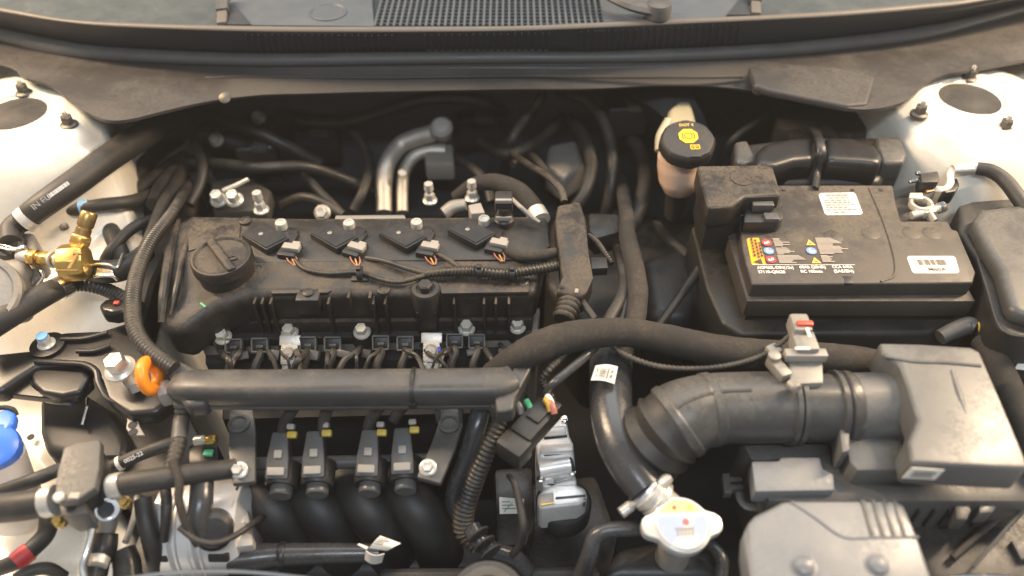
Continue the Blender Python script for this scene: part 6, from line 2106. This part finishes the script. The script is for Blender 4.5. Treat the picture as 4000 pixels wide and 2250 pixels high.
for q in ((-0.0005, -0.0185, 0.0055, 0.0010), (0.0055, -0.0185, 0.0055, 0.0010), (-0.0005, -0.0185, 0.0009, 0.0068), (0.0101, -0.0185, 0.0009, 0.0068), (0.0046, -0.0175, 0.0010, 0.0062), (-0.0002, -0.0124, 0.0048, 0.0010), (0.0058, -0.0124, 0.0048, 0.0010), (0.0012, -0.0158, 0.0026, 0.0006), (0.0012, -0.0143, 0.0026, 0.0006), (0.0064, -0.0158, 0.0026, 0.0006), (0.0064, -0.0143, 0.0026, 0.0006)):
    quad_print(bm, o_, rx, uy, q[0] + 0.0005, q[1], q[2], q[3])
put('book_symbol', bm, 'yellow_label', cap_)
bm = B()
box(bm, pc2 + CX * 0.009 + V((0.004, -0.0325, 0)), (0.014, 0.002, 0.003), None, 0.0006, 1)
put('arrow_tab', bm, 'grey_plastic', cap_)

# ================================================================== bulkhead clutter behind the engine
ac = thing('aircon_lines', 'two bent silver air-conditioning pipes on the bulkhead', 'pipe', W(1600, 700, -0.12))
put('pipe', hose_bm([(1500, 830, -0.09), (1500, 720, -0.07), (1512, 640, -0.05), (1560, 570, -0.04), (1620, 540, -0.03), (1690, 520, -0.02)], [30, 32, 33, 34, 34, 34], 18), 'lead', ac)
put('pipe', hose_bm([(1572, 830, -0.09), (1572, 740, -0.075), (1580, 670, -0.065), (1620, 610, -0.055), (1680, 590, -0.05), (1740, 590, -0.05)], [22, 22, 24, 26, 28, 28], 18), 'lead', ac)
bm = B()
lathe(bm, W(1725, 500, -0.02), (0, -0.5, 0.85), [(0.014, -0.02), (0.016, -0.01), (0.016, 0.004), (0.011, 0.010), (0, 0.0125)], 28)
put('valve_cap', bm, 'clip_grey', ac)
put('flange', slab([(1655, 560), (1770, 560), (1775, 640), (1660, 640)], -0.045, 0.03, 0.006), 'cast_alloy', ac)
bm = B()
lathe(bm, W(1573, 678, -0.05), (0, -0.6, 0.8), [(0.0055, 0), (0.0055, 0.004), (0, 0.006)], 18)
put('port_cap', bm, 'lead', ac)
STUDS = [(1680, 785, -0.02, 'pale stud behind the third ignition coil'), (1845, 775, -0.02, 'pale stud beside the square sensor bracket behind the fourth coil'),
         (1022, 822, 0.0, 'bright stud bolt at the rear edge of the cover behind the first coil')]
s0 = None
for x, y, z, lab in STUDS:
    p = W(x, y, z)
    if s0 is None:
        s0 = thing('stud_bolt', lab, 'bolt', p, 'stud bolts behind the engine')
        ps = p
        put('nut', hexbolt(p, (0, 0, 1), 0.0095, 0.010), 'white_steel', s0)
        bm = B()
        sweep(bm, [p, p + V((0, 0, 0.018)), p + V((0, 0, 0.019)), p + V((0, 0, 0.028))], [0.004, 0.004, 0.0062, 0.0055], 14)
        put('stud', bm, 'white_steel', s0)
    else:
        twin(s0, p - ps, label=lab)
s1 = None
for x, y, lab in ((856, 782, 'left of two bright bolt heads behind the oil filler cap'), (918, 782, 'right of two bright bolt heads behind the oil filler cap')):
    p = W(x, y, -0.03)
    if s1 is None:
        s1 = put('hex_bolt', hexbolt(p, (0, -0.35, 1), 0.0115, 0.012), 'white_steel', label=lab, cat='bolt', group='bright bolts behind the oil cap')
        ps1 = p
    else:
        twin(s1, p - ps1, label=lab)
put('bracket_sheet', slab([(820, 700), (970, 690), (1060, 740), (1040, 820), (830, 830)], -0.045, 0.03, 0.006), 'nut_grey', label='dull metal bracket under the two bright bolts', cat='bracket')
put('strap_bar', hose_bm([(870, 745, -0.02), (930, 720, -0.015), (970, 700, -0.01)], [9, 9, 8], 10), 'zinc', label='thin angled metal strap above the two bright bolts', cat='strap')
put('rear_plate', slab([(1310, 840), (1580, 838), (1588, 858), (1305, 862)], -0.004, 0.02, 0.002), 'cast_alloy', label='pale cast metal strip along the rear of the second and third coils', cat='plate')
bx = thing('vacuum_solenoid', 'small square metal solenoid beside the stud behind the fourth coil', 'solenoid', W(1850, 830, -0.02))
put('plate', slab([(1828, 800), (1878, 790), (1895, 830), (1840, 835)], 0.008, 0.02, 0.002), 'clip_grey', bx)
put('coil_body', hose_bm([(1735, 835, -0.02), (1770, 810, -0.015), (1820, 800, -0.012)], [26, 28, 24], 16), 'cast_alloy', bx)
qc = thing('sensor_plug_upright', 'upright black plug with red lock behind the fourth ignition coil', 'plug', W(1968, 860, 0.0))
p = W(1968, 845, 0.015)
bm = B()
lathe(bm, p + V((0, 0, -0.015)), (0, 0, 1), [(0.012, 0), (0.012, 0.012), (0.010, 0.014), (0.009, 0.030)], 24)
box(bm, p + V((0, 0.004, 0.018)), (0.021, 0.018, 0.022), None, 0.003)
put('body', bm, 'black_plastic', qc)
bm = B()
box(bm, p + V((0, -0.006, 0.028)), (0.019, 0.004, 0.005), None, 0.001)
box(bm, p + V((0, -0.009, 0.004)), (0.019, 0.003, 0.006), None, 0.001)
put('bail', bm, 'clip_grey', qc)
bm = B()
box(bm, W(1958, 767, 0.035), (0.012, 0.005, 0.004), None, 0.001)
put('lock', bm, 'red_plastic', qc)
mh = thing('braided_hose', 'braided black hose with steel clamp arching behind the fourth coil', 'hose', W(2000, 740, -0.02))
put('hose', hose_bm([(1780, 770, -0.03), (1850, 725, -0.01), (1930, 712, 0.0), (2020, 745, 0.004), (2075, 800, 0.0), (2100, 838, -0.004)], [24, 30, 34, 38, 38, 36], 20, (0.0024, 0.02)), 'tape_fabric', mh)
put('clamp', band((2092, 826, -0.003), (2112, 862, -0.005), 40), 'zinc', mh)
put('clip_wire', hose_bm([(1995, 772, 0.018), (2040, 815, 0.018), (2080, 850, 0.015), (2108, 868, 0.012)], [7, 9, 9, 6], 8), 'clip_grey', mh)
REAR = [([(1040, 412, -0.09), (1080, 430, -0.055), (1180, 470, -0.05), (1300, 480, -0.05), (1420, 462, -0.04), (1560, 415, -0.03), (1700, 385, -0.02), (1850, 395, -0.02), (1960, 428, -0.045), (2030, 440, -0.10)], 22, 'long dark hose sagging along the bulkhead under the cowl', 'rubber'),
        ([(1960, 760, -0.16), (1975, 640, -0.08), (2000, 545, -0.03), (2040, 480, -0.02), (2085, 420, -0.01), (2110, 385, 0.0), (2120, 350, 0.0)], 20, 'greyish hose rising to the cowl right of the silver pipes', 'conduit'),
        ([(2180, 352, -0.02), (2240, 372, 0.0), (2300, 400, 0.0), (2350, 460, -0.01), (2385, 560, -0.03), (2390, 700, -0.06), (2370, 820, -0.10), (2350, 920, -0.16)], 24, 'arched grey-black hose left of the brake reservoir', 'conduit'),
        ([(680, 640, -0.06), (850, 640, -0.03), (1000, 655, -0.02), (1180, 650, -0.03), (1320, 690, -0.06), (1480, 760, -0.10), (1560, 830, -0.16)], 22, 'dusty dark hose crossing behind the valve cover rear edge', 'conduit'),
        ([(1170, 660, -0.05), (1240, 740, -0.06), (1320, 820, -0.08), (1400, 900, -0.14)], 18, 'short dark hose dropping behind the second coil', 'rubber'),
        ([(2000, 640, -0.04), (2060, 600, -0.04), (2110, 640, -0.02), (2150, 700, 0.0)], 14, 'thin dark hose over the braided hose', 'rubber'),
        ([(2790, 680, -0.08), (2850, 560, -0.01), (2950, 480, 0.01), (3050, 440, 0.01), (3150, 420, 0.0)], 14, 'thin dark line between the brake reservoir and the cowl block', 'rubber')]
for pts, r, lab, m in REAR:
    put('rear_hose', hose_bm(pts, r, 14), m, label=lab, cat='hose')
put('heater_valve', slab([(2140, 560), (2260, 540), (2290, 640), (2200, 690), (2130, 640)], -0.05, 0.05, 0.012, seg=3), 'cast_alloy', label='dull grey valve body on the bulkhead behind the upright duct', cat='valve')
put('brake_booster', hose_bm([(2560, 520, -0.04), (2600, 480, -0.03), (2660, 440, -0.02)], [190, 200, 190], 36), 'deep_black', label='large black brake booster drum behind the reservoir', cat='brake booster')
gb = thing('gearbox', 'dark gearbox top in the gap between engine and battery', 'gearbox', W(2600, 1100, -0.3))
put('case', slab([(2150, 840), (2400, 800), (2740, 860), (2860, 1180), (2780, 1300), (2300, 1320), (2130, 1100)], -0.12, 0.16, 0.02, seg=4), 'black_plastic', gb)
put('case', slab([(2500, 1000), (2680, 960), (2760, 1120), (2700, 1240), (2540, 1240)], -0.07, 0.1, 0.02, seg=4), 'black_plastic', gb)
put('cable', hose_bm([(2560, 1290, -0.05), (2640, 1180, -0.04), (2740, 1040, -0.03), (2820, 940, -0.03)], [16, 18, 18, 16], 12), 'rubber', gb)
put('bracket', slab([(2300, 830), (2420, 835), (2440, 900), (2330, 930), (2300, 900)], -0.01, 0.03, 0.004), 'black_plastic', gb)
put('engine_block', slab([(700, 700), (2200, 680), (2200, 840), (720, 840)], -0.13, 0.2, 0.02), 'deep_black', label='dark rear flank of the engine block below the coils', cat='engine block')
put('panel_plug', lathe(B(), W(253, 892, -0.006), (0, 0, 1), [(0.0052, 0), (0.0052, 0.004), (0.0042, 0.005), (0, 0.003)], 20), 'nut_grey', label='small round plug in the pale panel above the brass valve fitting', cat='plug')

# dark clutter between the engine's rear and the bulkhead
CL = [([(560, 560, -0.05), (700, 520, -0.04), (860, 540, -0.05), (1000, 600, -0.09), (1080, 700, -0.15)], 30, 'rubber', 'broad dark hose under the cowl left of the two bright bolts'),
      ([(820, 480, -0.05), (960, 500, -0.04), (1100, 560, -0.06), (1250, 640, -0.10)], 24, 'conduit', 'dark conduit crossing the bulkhead above the two bright bolts'),
      ([(760, 560, -0.03), (790, 640, -0.02), (780, 720, -0.03), (740, 800, -0.04)], 20, 'rubber', 'dark upright hose at the left end of the bulkhead'),
      ([(1100, 800, -0.07), (1180, 770, -0.05), (1260, 790, -0.05), (1340, 840, -0.06)], 18, 'conduit', 'thin conduit arching behind the first ignition coil'),
      ([(1380, 820, -0.08), (1420, 740, -0.06), (1440, 640, -0.06), (1400, 540, -0.06), (1330, 470, -0.07)], 18, 'rubber', 'thin dark hose left of the silver pipes'),
      ([(1780, 620, -0.07), (1850, 660, -0.05), (1900, 720, -0.05), (1920, 790, -0.06)], 18, 'rubber', 'thin dark hose right of the silver pipes'),
      ([(1880, 560, -0.07), (1950, 600, -0.04), (2030, 590, -0.03), (2120, 540, -0.04), (2200, 460, -0.06)], 22, 'conduit', 'dark conduit looping above the braided hose'),
      ([(2240, 820, -0.06), (2290, 740, -0.04), (2310, 640, -0.03), (2280, 540, -0.03), (2230, 470, -0.05)], 24, 'rubber', 'dark hose standing behind the upright duct'),
      ([(2460, 900, -0.09), (2500, 800, -0.07), (2520, 700, -0.06), (2500, 600, -0.06), (2450, 520, -0.06)], 30, 'rubber', 'wide dark hose left of the brake reservoir tank'),
      ([(2560, 880, -0.10), (2620, 940, -0.08), (2680, 1000, -0.08), (2700, 1090, -0.10)], 22, 'conduit', 'dark conduit below the brake reservoir beside the battery tray')]
for pts, r, m, lab in CL:
    put('bulkhead_hose', hose_bm(pts, r, 14), m, label=lab, cat='hose')
BX = [((1010, 610, -0.09), (0.06, 0.03, 0.05), 'black_plastic', 'dark box on the bulkhead behind the bright stud bolt'),
      ((1240, 560, -0.10), (0.07, 0.03, 0.06), 'clean_black', 'dark box on the bulkhead left of the silver pipes'),
      ((1870, 500, -0.07), (0.07, 0.03, 0.05), 'clean_black', 'dark box on the bulkhead right of the pipe cap'),
      ((690, 480, -0.02), (0.05, 0.04, 0.04), 'black_plastic', 'dark block under the cowl above the long printed hose'),
      ((2440, 450, -0.02), (0.06, 0.04, 0.05), 'clean_black', 'dark block under the cowl left of the brake reservoir')]
for (x, y, z), sz, m, lab in BX:
    t = thing('bulkhead_box', lab, 'box', W(x, y, z))
    p = W(x, y, z)
    bm = B()
    box(bm, p, sz, MX.Rotation(0.15, 3, 'Z'), 0.006, 3)
    put('case', bm, m, t)
    bm = B()
    box(bm, p + V((0.01, -0.006, sz[2] * 0.45)), (sz[0] * 0.4, sz[1] * 0.7, 0.012), None, 0.003)
    put('plug', bm, 'grey_plastic', t)
SP = [(1010, 458, 'blurred pale fastener on the bulkhead near the cowl rivet'), (845, 546, 'dull pale fastener under the left part of the cowl'), (1260, 832, 'dull round fitting just behind the second ignition coil')]
sp0 = None
for x, y, lab in SP:
    p = W(x, y, -0.045)
    if sp0 is None:
        sp0 = put('bulkhead_nut', hexbolt(p, (0, -0.7, 0.7), 0.011, 0.008), 'lead', label=lab, cat='nut', group='dull fasteners on the bulkhead')
        spp = p
    else:
        twin(sp0, p - spp, label=lab)

# added haze volume: imitates veiling glare and lifts the deep shadows
hm = bpy.data.materials.new('glare_haze')
hm.use_nodes = True
hn = hm.node_tree.nodes
hn.remove(hn['Principled BSDF'])
pv_ = hn.new('ShaderNodeVolumePrincipled')
pv_.inputs['Color'].default_value = (0.97, 0.95, 0.92, 1)
pv_.inputs['Density'].default_value = 0.017
pv_.inputs['Anisotropy'].default_value = 0.3
hm.node_tree.links.new(pv_.outputs[0], hn['Material Output'].inputs['Volume'])
MATS['glare_haze'] = hm
bm = B()
box(bm, (0, 0.2, 0.11), (3.4, 2.6, 1.3), bev=0)
put('haze', bm, 'glare_haze', label='thin pale haze added over the engine bay to stand in for veiling glare', cat='haze', kind='stuff')
